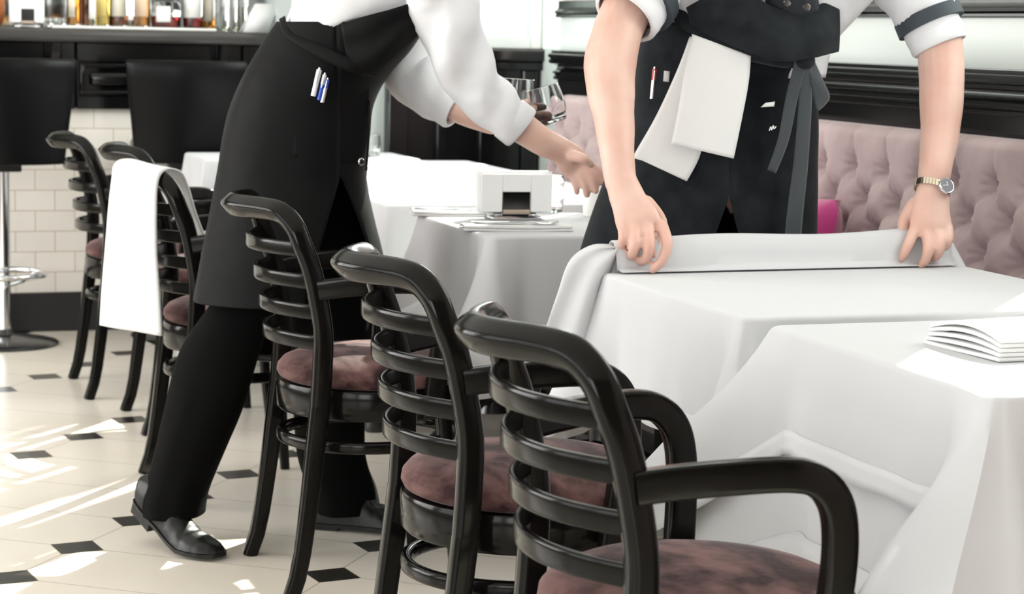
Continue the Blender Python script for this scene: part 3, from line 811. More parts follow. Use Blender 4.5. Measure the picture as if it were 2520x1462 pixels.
# folded napkins on the nearest table
bm = bmesh.new()
for k, (dx, dy, h) in enumerate(((0, 0, 0.016), (0.012, 0.02, 0.03))):
    pass
def folded_napkin(loc, rz, L, W, layers, label, group=None, m=M_TOWEL):
    bm = bmesh.new()
    for k in range(layers):
        z0 = 0.0065 * k; s = 1 - 0.012 * k
        rows = []
        for j in range(9):
            v = j / 8 * 2 - 1
            rows.append([Vector((u * L / 2 * s, v * W / 2 * s, z0 + 0.0055 + 0.004 * k * (1 - v * v) + 0.001 * math.sin(3 * u + 2 * v))) for u in [i / 12 * 2 - 1 for i in range(13)]])
        grid(bm, rows)
    o = obj('folded_napkin', bm, m); solidify(o, 0.006, -1.0); o.location = loc; o.rotation_euler = (0, 0, rz)
    bv = o.modifiers.new('rounding', 'BEVEL'); bv.width = 0.002; bv.segments = 2
    tag(o, label, 'napkin', group); return o
p = at_z(2470, 845, 0.76)
folded_napkin((p.x + 0.04, p.y, TOPZ + 0.011), 0.05, 0.24, 0.20, 5, 'thick stack of folded white napkins in the sun on the nearest table')

# glasses
def tumbler(loc, label, r=0.034, h=0.088, tilt=None, group='clear tumblers', waterline=0.0):
    root = empty('tumbler', loc); tag(root, label, 'glass', group)
    bm = bmesh.new()
    lathe(bm, [(0.001, 0.0), (r * 0.78, 0.0), (r * 0.86, 0.003), (r * 0.98, h * 0.3), (r * 1.02, h * 0.5), (r * 0.97, h * 0.8), (r * 0.92, h), (r * 0.90, h + 0.0008), (r * 0.88, h), (r * 0.93, h * 0.8), (r * 0.98, h * 0.5), (r * 0.93, h * 0.3), (r * 0.8, 0.010), (0.001, 0.009)], 36, caps=False)
    bmesh.ops.remove_doubles(bm, verts=bm.verts[:], dist=1e-4); bmesh.ops.recalc_face_normals(bm, faces=bm.faces[:])
    obj('glass_body', bm, M_GLASS, root)
    if tilt: root.rotation_euler = tilt
    return root
CZ = TOPZ + 0.0075
p = at_z(980, 402, CZ); tumbler((p.x - 0.0, 7.5, CZ), 'stubby clear tumbler alone on the farthest white tablecloth', 0.037, 0.086)
p = at_z(1355, 522, CZ); tumbler((p.x, p.y, CZ), 'stubby clear tumbler behind the napkin dispenser', 0.036, 0.098)
# napkin dispenser, cup, cutlery rolls on the third table
p = at_z(1272, 541, CZ); napkin_dispenser('white napkin dispenser with dark metal window on the shaded white table', (p.x, p.y + 0.03, CZ), -0.12, 0.185, 'napkin dispensers')
p = at_z(1455, 532, CZ)
bm = bmesh.new(); lathe(bm, [(0.001, 0), (0.024, 0), (0.026, 0.004), (0.031, 0.085), (0.0325, 0.09), (0.030, 0.09), (0.026, 0.02), (0.001, 0.012)], 28); 
o = obj('cup', bm, M_PORC); o.location = (p.x + 0.005, p.y, CZ); tag(o, 'white porcelain cup half hidden behind the standing waiter apron', 'cup')
def cutlery_roll(loc, rz, label_n, label_k, label_f, L=0.22):
    root = folded_napkin(loc, rz, L, 0.075, 2, label_n, 'napkins under cutlery')
    R3 = Matrix.Rotation(rz, 4, 'Z'); base = Vector(loc)
    def put(o, dx, dy, dz, a, lab, cat):
        o.location = base + R3 @ Vector((dx, dy, dz)); o.rotation_euler = (0, 0, rz + a); tag(o, lab, cat, 'cutlery on the set table')
    k = empty('table_knife')
    bm = bmesh.new(); sweep(bm, [(-0.10, 0, 0.004), (-0.05, 0, 0.004), (-0.005, 0, 0.004)], lambda t: 0.013 - 0.003 * t, 0.006, n=10); obj('handle', bm, M_CHROME, k)
    bm = bmesh.new(); sweep(bm, [(-0.006, 0, 0.004), (0.05, 0.001, 0.004), (0.10, 0.003, 0.004), (0.115, 0.005, 0.004)], lambda t: 0.014 if t < .9 else 0.006, 0.0018, n=8); obj('blade', bm, M_CHROME, k)
    put(k, -0.01, 0.012, 0.0135, 0.03, label_k, 'knife')
    f = empty('table_fork')
    bm = bmesh.new(); sweep(bm, smooth_path([(-0.10, 0, 0.006), (-0.05, 0, 0.004), (0.0, 0, 0.003), (0.04, 0, 0.008)], 4), lambda t: 0.014 - 0.008 * math.sin(t * PI * 0.55), 0.0025, n=8); obj('handle', bm, M_CHROME, f)
    for i in range(4):
        bm = bmesh.new(); yy = (i - 1.5) * 0.0062
        sweep(bm, smooth_path([(0.036, yy * 0.3, 0.0075), (0.055, yy, 0.0045), (0.08, yy, 0.004), (0.10, yy, 0.010)], 4), 0.003, 0.0022, n=6); obj('tine', bm, M_CHROME, f)
    put(f, 0.0, -0.012, 0.0135, -0.06, label_f, 'fork')
cutlery_roll(tuple(at_z(1115, 530, CZ)), -0.15, 'flat white napkin under cutlery left of the napkin dispenser', 'steel knife on the napkin left of the dispenser', 'steel fork on the napkin left of the dispenser')
cutlery_roll(tuple(at_z(1270, 566, CZ)), -0.15, 'flat white napkin under cutlery in front of the napkin dispenser', 'steel knife on the napkin in front of the dispenser', 'steel fork on the napkin in front of the dispenser', 0.27)

# ================================================================ CHAIRS
def make_chair():
    root = empty('bentwood_armchair')
    W = 0.195
    up_tab = [(0.0, -0.222), (0.068, -0.199), (0.2, -0.181), (0.333, -0.166), (0.42, -0.156), (0.464, -0.152), (0.596, -0.151), (0.683, -0.169), (0.735, -0.183), (0.795, -0.207)]
    def ux(z): return interp([(a, b) for a, b in up_tab], z)[0]
    for s in (-1, 1):
        bm = bmesh.new(); pts = [Vector((ux(z), s * (W + 0.012 * (1 - z / 0.42)), z)) for z in [0.42 * i / 8 for i in range(9)]]
        sweep(bm, pts, lambda k: lerp(0.030, 0.036, k), lambda k: lerp(0.034, 0.042, k), up=(1, 0, 0), fixed_up=True, n=20, power=4.5); obj('leg', bm, M_LACQ, root)
    half = [Vector((ux(z), -W, z)) for z in (0.42, 0.5, 0.58, 0.66, 0.72)] + [Vector((-0.196, -0.192, 0.765)), Vector((-0.209, -0.184, 0.80)), Vector((-0.224, -0.166, 0.824)), Vector((-0.240, -0.143, 0.835)),
            Vector((-0.266, -0.10, 0.838)), Vector((-0.289, -0.06, 0.838)), Vector((-0.303, -0.025, 0.838))]
    full = half + [Vector((-0.306, 0, 0.838))] + [Vector((p.x, -p.y, p.z)) for p in half[::-1]]
    bm = bmesh.new(); sweep(bm, smooth_path(full, 5), lambda k: 0.036 + 0.008 * math.sin(k * PI) ** 4, lambda k: 0.042, up=(1, 0, 0), n=20, power=3.6); obj('back_frame', bm, M_LACQ, root)
    for z, xm in ((0.757, -0.266), (0.688, -0.249), (0.622, -0.236), (0.556, -0.227)):
        xu = ux(z) - 0.004; pts = []
        for i in range(25):
            t = i / 24 * 2 - 1; pts.append(Vector((xu + (xm - xu) * (1 - abs(t) ** 2.1), t * (W - 0.004), z)))
        bm = bmesh.new(); sweep(bm, pts, 0.013, 0.031, up=(0, 0, 1), n=16, power=5); obj('back_slat', bm, M_LACQ, root)
    for s in (-1, 1):
        pts = [(-0.165, s * 0.205, 0.672), (-0.12, s * 0.218, 0.679), (-0.05, s * 0.236, 0.686), (0.02, s * 0.246, 0.688), (0.058, s * 0.248, 0.679), (0.084, s * 0.248, 0.652), (0.095, s * 0.246, 0.61), (0.096, s * 0.242, 0.55), (0.09, s * 0.232, 0.47), (0.084, s * 0.222, 0.395)]
        P = smooth_path(pts, 5)
        bm = bmesh.new(); sweep(bm, P, 0.027, 0.043, up=(0, 0, 1), n=20, power=7); obj('arm', bm, M_LACQ, root)
    bm = bmesh.new(); lathe(bm, [(0.19, 0.385), (0.208, 0.382), (0.213, 0.388), (0.215, 0.44), (0.212, 0.448), (0.19, 0.449)], 56, (0.012, 0, 0))
    obj('seat_ring', bm, M_LACQ, root)
    bm = bmesh.new()
    prof = [(0.17, 0.449), (0.205, 0.450), (0.216, 0.455), (0.221, 0.465), (0.219, 0.478), (0.208, 0.491), (0.18, 0.503), (0.13, 0.512), (0.06, 0.516), (0.002, 0.517)]
    lathe(bm, [(r_ * 0.98, z_) for r_, z_ in prof], 56, (0.015, 0, 0)); obj('seat_cushion', bm, M_VELV, root)
    for s in (-1, 1):
        bm = bmesh.new(); sweep(bm, [(0.135, s * 0.140, 0.385), (0.142, s * 0.150, 0.28), (0.152, s * 0.162, 0.14), (0.165, s * 0.176, 0.0)], lambda k: lerp(0.036, 0.026, k), lambda k: lerp(0.036, 0.026, k), up=(1, 0, 0), n=14, power=3.0); obj('leg', bm, M_LACQ, root)
    bm = bmesh.new(); sweep(bm, [Vector((0.0 + 0.192 * math.cos(2 * PI * k / 48), 0.186 * math.sin(2 * PI * k / 48), 0.322)) for k in range(48)], 0.020, 0.027, closed=True, n=12, power=3); obj('stretcher_hoop', bm, M_LACQ, root)
    return root
CH = [(1.125, 2.48, 0.0, 'nearest bentwood armchair with mauve velvet seat, in front at the bottom edge'),
      (1.155, 3.25, -0.01, 'bentwood armchair second from the camera, at the table being dressed'),
      (1.20, 4.41, 0.0, 'bentwood armchair third from the camera, in front of the bending waiter'),
      (1.105, 5.35, 0.0, 'bentwood armchair with a white towel hung over its top rail'),
      (1.195, 6.29, 0.0, 'bentwood armchair just beyond the one with the towel'),
      (1.11, 6.93, 0.0, 'farthest bentwood armchair, standing before the tiled bar front')]
proto = make_chair()
for i, (x, y, rz, lab) in enumerate(CH):
    c = proto if i == 0 else copy_tree(proto)
    c.location = (x, y, 0); c.rotation_euler = (0, 0, rz); tag(c, lab, 'chair', 'bentwood armchairs along the tables')
# towel over the fourth chair's top rail
def strip_cloth(name, path, m, label, cat, width_dir, th=0.003, n=10):
    """path: list of (centre, half_width, sag); cloth strip swept along it"""
    bm = bmesh.new(); rows = []
    for c, hw, ripple in path:
        c = Vector(c); rows.append([c + Vector(width_dir) * (u * hw) + Vector((1, 0, 0)) * ripple * math.sin(u * 4.2 + 0.6) for u in [i / n * 2 - 1 for i in range(n + 1)]])
    grid(bm, rows); o = obj(name, bm, m); subsurf(o, 1); solidify(o, th); tag(o, label, cat); return o

# ================================================================ CLOTHS IN HAND AND ON CHAIRS
def row_interp(rows, n):
    out = []
    for i in range(n + 1):
        x = i / n * (len(rows) - 1); k = min(int(x), len(rows) - 2); t = x - k
        p0 = rows[max(k - 1, 0)]; p1 = rows[k]; p2 = rows[k + 1]; p3 = rows[min(k + 2, len(rows) - 1)]
        out.append(tuple(0.5 * ((2 * b) + (c - a) * t + (2 * a - 5 * b + 4 * c - d) * t * t + (3 * b - a - 3 * c + d) * t ** 3) for a, b, c, d in zip(p0, p1, p2, p3)))
    return out
def patch(rows, nu=14, nv=20, bulge=0.0, wave=0.0, wfreq=2.0, linear=False):
    """rows: (xl, yl, xr, yr, D_left, D_right) -- outline of a real sheet at distance D; returns bmesh"""
    bm = bmesh.new(); G = []
    rr = row_interp(rows, nv) if not linear else rows
    for k, (xl, yl, xr, yr, dl, dr) in enumerate(rr):
        a, b = at_d(xl, yl, dl), at_d(xr, yr, dr); r = []
        for i in range(nu + 1):
            u = i / nu; p = a.lerp(b, u)
            p = p - HF * (bulge * math.sin(PI * u) + wave * math.sin(2 * PI * wfreq * u + k * 0.12))
            r.append(p)
        G.append(r)
    grid(bm, G); return bm
# cloth gathered along the far edge of the second table
bm = bmesh.new(); prof = [(3.800, 0.7495), (3.812, 0.7505), (3.822, 0.7540), (3.828, 0.765), (3.832, 0.785), (3.838, 0.805), (3.850, 0.8195), (3.866, 0.8215), (3.880, 0.810), (3.886, 0.78), (3.888, 0.72), (3.892, 0.64), (3.90, 0.56), (3.905, 0.50)]
rows = []
for k, (yy, zz) in enumerate(prof):
    r = []
    for i in range(41):
        u = i / 40; x = lerp(1.555, 2.335, u)
        sag = 0.012 * (1 - u) + 0.004 * math.sin(u * 9 + k * 0.3) * (1 if zz > 0.76 else 0.15)
        r.append(Vector((x, yy + 0.003 * math.sin(u * 14 + k * .4) * (zz < 0.745) * 4 + 0.02 * u - 0.012, zz - (sag if zz > 0.755 else 0))))
    rows.append(r)
grid(bm, rows)
held = obj('tablecloth', bm, M_CLOTH); solidify(held, 0.0016); tag(held, 'white cloth gathered up by the waiter along the far table edge', 'tablecloth', 'white tablecloths')
bm = patch([(1512, 603, 1522, 612, 4.16, 4.15), (1455, 603, 1518, 632, 4.15, 4.14), (1402, 640, 1508, 658, 4.13, 4.13), (1372, 720, 1497, 700, 4.12, 4.13), (1345, 800, 1492, 770, 4.11, 4.13), (1318, 890, 1480, 885, 4.10, 4.13)], 22, 26, 0.03, 0.010, 1.4)
o = obj('hanging_corner', bm, M_CLOTH, held); solidify(o, 0.0016)
bm = patch([(2318, 588, 2345, 600, 4.42, 4.44), (2322, 610, 2360, 628, 4.41, 4.42), (2330, 640, 2372, 650, 4.40, 4.40), (2335, 655, 2378, 661, 4.39, 4.39)], 8, 10, 0.004)
o = obj('end_fold', bm, M_CLOTH, held); solidify(o, 0.004)
# towel over the fourth chair
tw = [(247, 800, 398, 826, 5.29, 5.155), (252, 720, 394, 740, 5.285, 5.15), (262, 600, 386, 620, 5.28, 5.15), (270, 500, 385, 520, 5.275, 5.145), (277, 440, 387, 455, 5.275, 5.145), (281, 408, 397, 426, 5.285, 5.165), (300, 394, 418, 416, 5.33, 5.21), (340, 398, 446, 426, 5.385, 5.26), (378, 432, 462, 458, 5.41, 5.285), (420, 515, 481, 522, 5.41, 5.29), (462, 590, 507, 590, 5.41, 5.30)]
o = obj('towel', patch(tw, 14, 50, 0.006, 0.004, 1.2), M_TOWEL); solidify(o, 0.006); tag(o, 'white towel hung over the top rail of the fourth bentwood chair', 'towel')

# ================================================================ PEOPLE
def tubes_to_body(name, tubes, voxel, m, extra=None, parent=None):
    bm = bmesh.new()
    for pts, radii in tubes:
        pts = [Vector(p) for p in pts]
        P = smooth_path(pts, 4); n = len(P)
        def rad(k):
            x = k * (len(radii) - 1); i = min(int(x), len(radii) - 2); t = x - i
            a, b = radii[i], radii[i + 1]
            if not isinstance(a, tuple): a = (a, a)
            if not isinstance(b, tuple): b = (b, b)
            t = t * t * (3 - 2 * t)
            return lerp(a[0], b[0], t), lerp(a[1], b[1], t)
        sweep(bm, P, lambda k: 2 * rad(k)[0], lambda k: 2 * rad(k)[1], up=HF, n=16, power=2.0)
        for e, k in ((P[0], 0.0), (P[-1], 1.0)):
            r = rad(k); t = bmesh.new(); bmesh.ops.create_uvsphere(t, u_segments=14, v_segments=10, radius=1.0)
            rr = min(r)
            merge(bm, t, 0, Matrix.Translation(e) @ Matrix.Diagonal((rr * 0.98, rr * 0.98, rr * 0.98, 1)))
    if extra: extra(bm)
    o = obj(name, bm, m, parent)
    rm = o.modifiers.new('continuous_skin', 'REMESH'); rm.mode = 'VOXEL'; rm.voxel_size = voxel; rm.use_smooth_shade = True
    sm = o.modifiers.new('soften', 'SMOOTH'); sm.factor = 0.5; sm.iterations = 3
    return o
def ellipsoid(bm, c, r, M3=None):
    t = bmesh.new(); bmesh.ops.create_uvsphere(t, u_segments=24, v_segments=16, radius=1.0)
    Mx = Matrix.Translation(Vector(c)) @ (M3.to_4x4() if M3 else Matrix.Identity(4)) @ Matrix.Diagonal((*r, 1))
    merge(bm, t, 0, Mx)
def head_parts(c, face, up):
    """adds a head (cranium, jaw, nose, ears, lips) around centre c; returns a function for the body mesh and eye spots"""
    f = Vector(face).normalized(); u = Vector(up).normalized(); u = (u - f * u.dot(f)).normalized(); s = f.cross(u)
    M3 = Matrix((s, f, u)).transposed()
    def L(x, y, z): return Vector(c) + s * x + f * y + u * z
    def add(bm):
        ellipsoid(bm, L(0, -0.01, 0.03), (0.075, 0.095, 0.095), M3); ellipsoid(bm, L(0, 0.018, -0.045), (0.058, 0.072, 0.075), M3)
        ellipsoid(bm, L(0, 0.055, -0.095), (0.028, 0.026, 0.022), M3); ellipsoid(bm, L(0, 0.096, -0.02), (0.013, 0.018, 0.028), M3); ellipsoid(bm, L(0, 0.102, -0.035), (0.016, 0.014, 0.012), M3)
        for k in (-1, 1):
            ellipsoid(bm, L(k * 0.077, -0.01, -0.01), (0.012, 0.02, 0.032), M3); ellipsoid(bm, L(k * 0.038, 0.07, -0.03), (0.022, 0.02, 0.018), M3); ellipsoid(bm, L(k * 0.03, 0.082, 0.022), (0.022, 0.012, 0.008), M3)
        ellipsoid(bm, L(0, 0.082, -0.066), (0.024, 0.012, 0.007), M3); ellipsoid(bm, L(0, 0.080, -0.078), (0.02, 0.012, 0.007), M3)
    return add, L, M3
def dress_head(root, L, M3):
    bm = bmesh.new(); ellipsoid(bm, L(0, -0.022, 0.045), (0.083, 0.098, 0.094), M3); ellipsoid(bm, L(0, -0.055, -0.01), (0.076, 0.06, 0.08), M3); obj('hair', bm, M_HAIR, root)
    me = mat('eye_white', (0.8, 0.8, 0.8), 0.15)
    for k in (-1, 1):
        bm = bmesh.new(); ellipsoid(bm, L(k * 0.030, 0.0775, 0.004), (0.0115, 0.009, 0.0085), M3); e = obj('eye', bm, me, root)
        bm = bmesh.new(); ellipsoid(bm, L(k * 0.030, 0.0842, 0.003), (0.0055, 0.0032, 0.0055), M3); obj('iris', bm, M_HAIR, e)
def ringloft(rows, n=40, slit=None, nv=30, wave=0.0, wfreq=7, hem_wave=0.0, seed=0, interp_rows=True):
    """rows: (xl, xr, y, D, depth); rings whose silhouette spans xl..xr at image height y, standing at distance D.
    slit: function(y) -> (gap_left_px, gap_right_px) or None"""
    bm = bmesh.new(); rr = row_interp(rows, nv) if interp_rows else rows; G = []
    rnd = random.Random(seed); ph = [rnd.uniform(0, 6.28) for _ in range(4)]
    for kk, (xl, xr, y, D, dep) in enumerate(rr):
        a, b = at_d(xl, y, D), at_d(xr, y, D); c = (a + b) / 2; e1 = (b - a) / 2; f = kk / max(1, len(rr) - 1)
        t0, t1 = -PI / 2, 1.5 * PI
        g = slit(y) if slit else None
        if g:
            m = (xl + xr) / 2; h = (xr - xl) / 2
            cl = max(-0.999, min(0.999, (g[0] - m) / h)); cr_ = max(-0.999, min(0.999, (g[1] - m) / h))
            t0 = -math.acos(cr_); t1 = 2 * PI - math.acos(cl)
        elif slit:
            m = (xl + xr) / 2; h = (xr - xl) / 2; sx = slit('apex'); q = -math.acos(max(-0.99, min(0.99, (sx - m) / h))); t0, t1 = q, q + 2 * PI
        ring = []
        for i in range(n + 1):
            th = lerp(t0, t1, i / n)
            w = 1 + wave * f * (math.sin(wfreq * th + ph[0]) * 0.6 + math.sin((wfreq + 3) * th + ph[1]) * 0.4)
            ring.append(c + e1 * (math.cos(th) * (1 + (w - 1) * 0.35)) + HF * (math.sin(th) * dep * w))
        G.append(ring)
    R = grid(bm, G)
    if not slit: bmesh.ops.remove_doubles(bm, verts=bm.verts[:], dist=1e-5)
    return bm
def shoe(name, heel, toe, m, root, lift=0.0, w=0.047, bend=0.0, top=0.10):
    """leather shoe from heel point to toe point on the ground; lift raises the heel, the sole bending at the ball"""
    heel, toe = Vector(heel), Vector(toe); d = toe - heel; L = d.length; d.normalize(); s = Vector((d.y, -d.x, 0))
    def base(t):
        z = 0.0
        if t < 0.66: z = lift * (1 - t / 0.66) ** 1.25
        return heel + d * (L * t) + Vector((0, 0, z))
    tab = [(0.0, 0.026, 0.066), (0.03, 0.033, 0.076), (0.12, 0.036, 0.088), (0.25, 0.036, top), (0.36, 0.037, 0.098), (0.48, 0.042, 0.078), (0.62, w, 0.060), (0.76, w, 0.050), (0.88, 0.040, 0.042), (0.95, 0.030, 0.034), (1.0, 0.016, 0.024)]
    bm = bmesh.new(); G = []
    for i in range(41):
        t = i / 40; hw, hh = interp(tab, t); p = base(t); r = []
        cz = 0.018
        for j in range(20):
            a = 2 * PI * j / 20; ca, sa = math.cos(a), math.sin(a)
            x = math.copysign(abs(ca) ** 0.75, ca) * hw; zz = cz + (sa * (hh - cz) if sa > 0 else sa * 0.004)
            wr = 0.0022 * math.sin(t * 55) * (0.35 < t < 0.75) * max(0, sa)
            r.append(p + s * x * (1 - 0.12 * max(0, sa)) + Vector((0, 0, zz + wr)))
        G.append(r)
    R = grid(bm, G, closed=True); bm.faces.new(R[0][::-1]); bm.faces.new(R[-1])
    u = obj(name, bm, m, root)
    bm = bmesh.new(); G = []
    for i in range(41):
        t = i / 40; hw = interp(tab, t)[0] + 0.004; p = base(min(t, 1)); 
        G.append([p + s * hw + Vector((0, 0, 0.017)), p + s * hw + Vector((0, 0, 0.008)), p - s * hw + Vector((0, 0, 0.008)), p - s * hw + Vector((0, 0, 0.017))])
    R = grid(bm, G, closed=True); bm.faces.new(R[0][::-1]); bm.faces.new(R[-1])
    hb = (base(0.01), base(0.24))
    for f in ():
        pass
    q = [hb[0] + s * 0.032, hb[0] - s * 0.032, hb[1] - s * 0.034, hb[1] + s * 0.034]
    tt = (hb[1] - hb[0]).normalized(); nn = s.cross(tt)
    if nn.z > 0: nn = -nn
    A = [bm.verts.new(v + Vector((0, 0, 0.012))) for v in q]; B = [bm.verts.new(v + nn * (0.018 if lift > 0 else 0.0) - (Vector((0, 0, 0.0)) if lift > 0 else Vector((0, 0, v.z)))) for v in q]
    for i in range(4): bm.faces.new((A[i], A[(i + 1) % 4], B[(i + 1) % 4], B[i]))
    bm.faces.new(B[::-1])
    obj('sole', bm, M_SHOE, u, True, 30)
    # laces
    for k in range(4):
        bm = bmesh.new(); t = 0.36 + 0.055 * k; p = base(t); hh = interp(tab, t)[1]
        sweep(bm, [p - s * 0.016 + Vector((0, 0, hh - 0.002)), p + Vector((0, 0, hh + 0.003)), p + s * 0.016 + Vector((0, 0, hh - 0.002))], 0.004, 0.003, n=6); obj('lace', bm, M_BLACKM, u)
    return u

# ---------------------------------------------------------------- the waiter dressing the table (standing between the tables)
D0 = 4.60
def q(px, py, D): return at_d(px, py, D)
tubes = [
    ([q(1795, 420, D0), q(1790, 250, D0), q(1800, 80, D0 - 0.02), q(1850, -120, D0 - 0.08), q(1880, -250, D0 - 0.12)], [(0.155, 0.10), (0.150, 0.095), (0.160, 0.10), (0.18, 0.11), (0.14, 0.09)]),   # trunk
    ([q(1660, -230, D0 - 0.10), q(1880, -265, D0 - 0.12), q(2110, -230, D0 - 0.06)], [0.065, 0.085, 0.065]),
    ([q(1880, -250, D0 - 0.12), q(1885, -390, D0 - 0.19)], [0.06, 0.055]),
    ([q(1695, 420, D0 + 0.03), q(1690, 800, D0 + 0.02), q(1690, 1150, D0 + 0.04)], [0.075, 0.06, 0.045]),
    ([q(1895, 420, D0 + 0.03), q(1900, 800, D0 + 0.02), q(1905, 1150, D0 + 0.04)], [0.075, 0.06, 0.045]),
    # his right arm (left in view)
    ([q(1660, -235, 4.50), q(1590, -80, 4.44), q(1515, 85, 4.36)], [0.062, 0.056, 0.053]),
    ([q(1520, 75, 4.36), q(1502, 150, 4.33), q(1503, 220, 4.30), q(1512, 300, 4.27), q(1520, 390, 4.23), q(1528, 455, 4.20)], [0.053, 0.056, 0.051, 0.042, 0.035, (0.033, 0.028)]),
    ([q(1528, 445, 4.20), q(1545, 490, 4.18), q(1568, 540, 4.155), q(1582, 566, 4.145)], [(0.033, 0.026), (0.037, 0.022), (0.046, 0.019), (0.044, 0.015)]),
    # fingers of that hand
    ([q(1630, 556, 4.145), q(1642, 600, 4.115), q(1630, 640, 4.108), q(1606, 664, 4.112)], [0.0125, 0.0120, 0.0108, 0.0085]),
    ([q(1594, 560, 4.142), q(1598, 606, 4.108), q(1590, 636, 4.118), q(1570, 645, 4.14)], [0.0130, 0.0122, 0.0110, 0.0090]),
    ([q(1560, 556, 4.145), q(1562, 600, 4.112), q(1556, 626, 4.122), q(1545, 632, 4.145)], [0.0125, 0.0116, 0.0105, 0.0088]),
    ([q(1532, 548, 4.155), q(1533, 584, 4.125), q(1530, 606, 4.135), q(1530, 612, 4.15)], [0.0115, 0.0102, 0.0094, 0.0080]),
    ([q(1590, 500, 4.19), q(1625, 545, 4.20), q(1622, 595, 4.18), q(1606, 630, 4.155)], [0.017, 0.0145, 0.0125, 0.0095]),
    # his left arm (right in view)
    ([q(2105, -235, 4.55), q(2230, -90, 4.56), q(2306, 70, 4.54)], [0.062, 0.055, 0.052]),
    ([q(2306, 60, 4.54), q(2316, 150, 4.52), q(2317, 240, 4.49), q(2313, 330, 4.46), q(2302, 410, 4.42), q(2296, 462, 4.40)], [0.051, 0.050, 0.048, 0.042, 0.036, (0.033, 0.028)]),
    ([q(2296, 455, 4.40), q(2292, 505, 4.385), q(2290, 550, 4.37), q(2290, 572, 4.365)], [(0.033, 0.026), (0.040, 0.022), (0.046, 0.019), (0.046, 0.015)]),
    ([q(2252, 562, 4.366), q(2238, 596, 4.34), q(2226, 622, 4.335), q(2220, 636, 4.34)], [0.0125, 0.0118, 0.0105, 0.0085]),
    ([q(2280, 570, 4.362), q(2284, 612, 4.33), q(2278, 638, 4.33), q(2268, 652, 4.335)], [0.0130, 0.0120, 0.0108, 0.0088]),
    ([q(2308, 568, 4.364), q(2314, 604, 4.335), q(2306, 628, 4.345), q(2296, 636, 4.36)], [0.0125, 0.0114, 0.0104, 0.0086]),
    ([q(2332, 556, 4.372), q(2336, 586, 4.35), q(2328, 606, 4.355), q(2318, 612, 4.37)], [0.0115, 0.0100, 0.0092, 0.0078]),
    ([q(2250, 505, 4.40), q(2226, 545, 4.40), q(2224, 585, 4.385), q(2232, 615, 4.36)], [0.017, 0.0145, 0.0122, 0.0095]),
]
hadd, HL, HM = head_parts(q(1890, -470, D0 - 0.26), (-0.33, -0.84, -0.45), (-0.2, -0.3, 1))
W2 = tubes_to_body('person', tubes, 0.0042, M_SKIN, hadd)
tag(W2, 'standing waiter in charcoal bib apron bending to spread a white cloth on a table', 'person')
dress_head(W2, HL, HM)
# trousers, shoes
for xl, xr in ((1590, 1800), (1790, 2000)):
    bm = ringloft([(xl, xr, 400, D0, 0.115), (xl + 10, xr - 8, 600, D0, 0.11), (xl + 18, xr - 16, 850, D0 + 0.01, 0.095), (xl + 22, xr - 20, 1060, D0 + 0.03, 0.09), (xl + 18, xr - 14, 1235, D0 + 0.04, 0.095)], 28, wave=0.05, seed=int(xl))
    o = obj('trouser_leg', bm, M_TROU, W2); solidify(o, 0.003)
    f = q((xl + xr) / 2, 1215, D0 + 0.04); f.z = 0; shoe('shoe', f - HF * -0.07, f - HF * 0.21, M_SHOE, W2)
# shirt: trunk and rolled sleeves with ribbon bands
yoke = [q(1640, -225, D0 - 0.10), q(1720, -252, D0 - 0.11), q(1885, -272, D0 - 0.12), q(2050, -252, D0 - 0.08), q(2130, -225, D0 - 0.06)]
bm = ringloft([(1585, 2030, 190, D0 - 0.02, 0.125), (1582, 2050, 110, D0 - 0.03, 0.13), (1600, 2110, 40, D0 - 0.05, 0.135), (1585, 2170, -30, D0 - 0.07, 0.14), (1570, 2210, -130, D0 - 0.10, 0.145), (1600, 2170, -230, D0 - 0.13, 0.12), (1760, 2000, -300, D0 - 0.15, 0.09), (1810, 1960, -330, D0 - 0.16, 0.075)], 48, wave=0.02, seed=4)
sweep(bm, smooth_path(yoke, 5), lambda k: 0.165 + 0.03 * math.sin(k * PI), lambda k: 0.165 + 0.03 * math.sin(k * PI), n=20, power=2.0)
o = obj('shirt', bm, M_SHIRT, W2); solidify(o, 0.002)
def sleeve(pts, radii, band_at, band_dir=None, cuff=None):
    P = smooth_path(pts, 8); N = len(P); bm = bmesh.new(); rows = []
    fr = frames(P, HF)
    for i, p in enumerate(P):
        k = i / (N - 1); x = k * (len(radii) - 1); j = min(int(x), len(radii) - 2); r = lerp(radii[j], radii[j + 1], x - j)
        s, u = fr[i]
        rows.append([p + (s * math.cos(a) + u * math.sin(a)) * (r + 0.004 * math.sin(3 * a + k * 22) * math.sin(k * PI) + 0.003 * math.sin(k * 30 + 2 * a)) for a in [2 * PI * q_ / 28 for q_ in range(28)]])
    grid(bm, rows, closed=True); s_ = obj('sleeve', bm, M_SHIRT, W2); solidify(s_, 0.003, -1)
    # rolled cuff
    c = P[-1]; t = (P[-1] - P[-3]).normalized(); r = radii[-1]; s, u = fr[-1]
    bm = bmesh.new(); rows = []
    for dz, dr in ((-0.055, 0.002), (-0.05, 0.008), (-0.02, 0.009), (-0.006, 0.009), (0.0, 0.005), (0.0, -0.003)):
        rows.append([c + t * dz + (s * math.cos(a) + u * math.sin(a)) * (r + dr) for a in [2 * PI * q_ / 32 for q_ in range(32)]])
    grid(bm, rows, closed=True); o = obj('rolled_cuff', bm, M_SHIRT, s_)
    bm = bmesh.new(); rows = []
    for dz, dr in ((band_at - 0.012, 0.004), (band_at - 0.012, 0.021), (band_at + 0.018, 0.021), (band_at + 0.018, 0.004)):
        rows.append([c + t * dz + (s * math.cos(a) + u * math.sin(a)) * (r + dr) for a in [2 * PI * q_ / 32 for q_ in range(32)]])
    grid(bm, rows, closed=True); tag(obj('ribbon_band', bm, M_TRIMBAND, s_), 'dark ribbon band')
    return s_
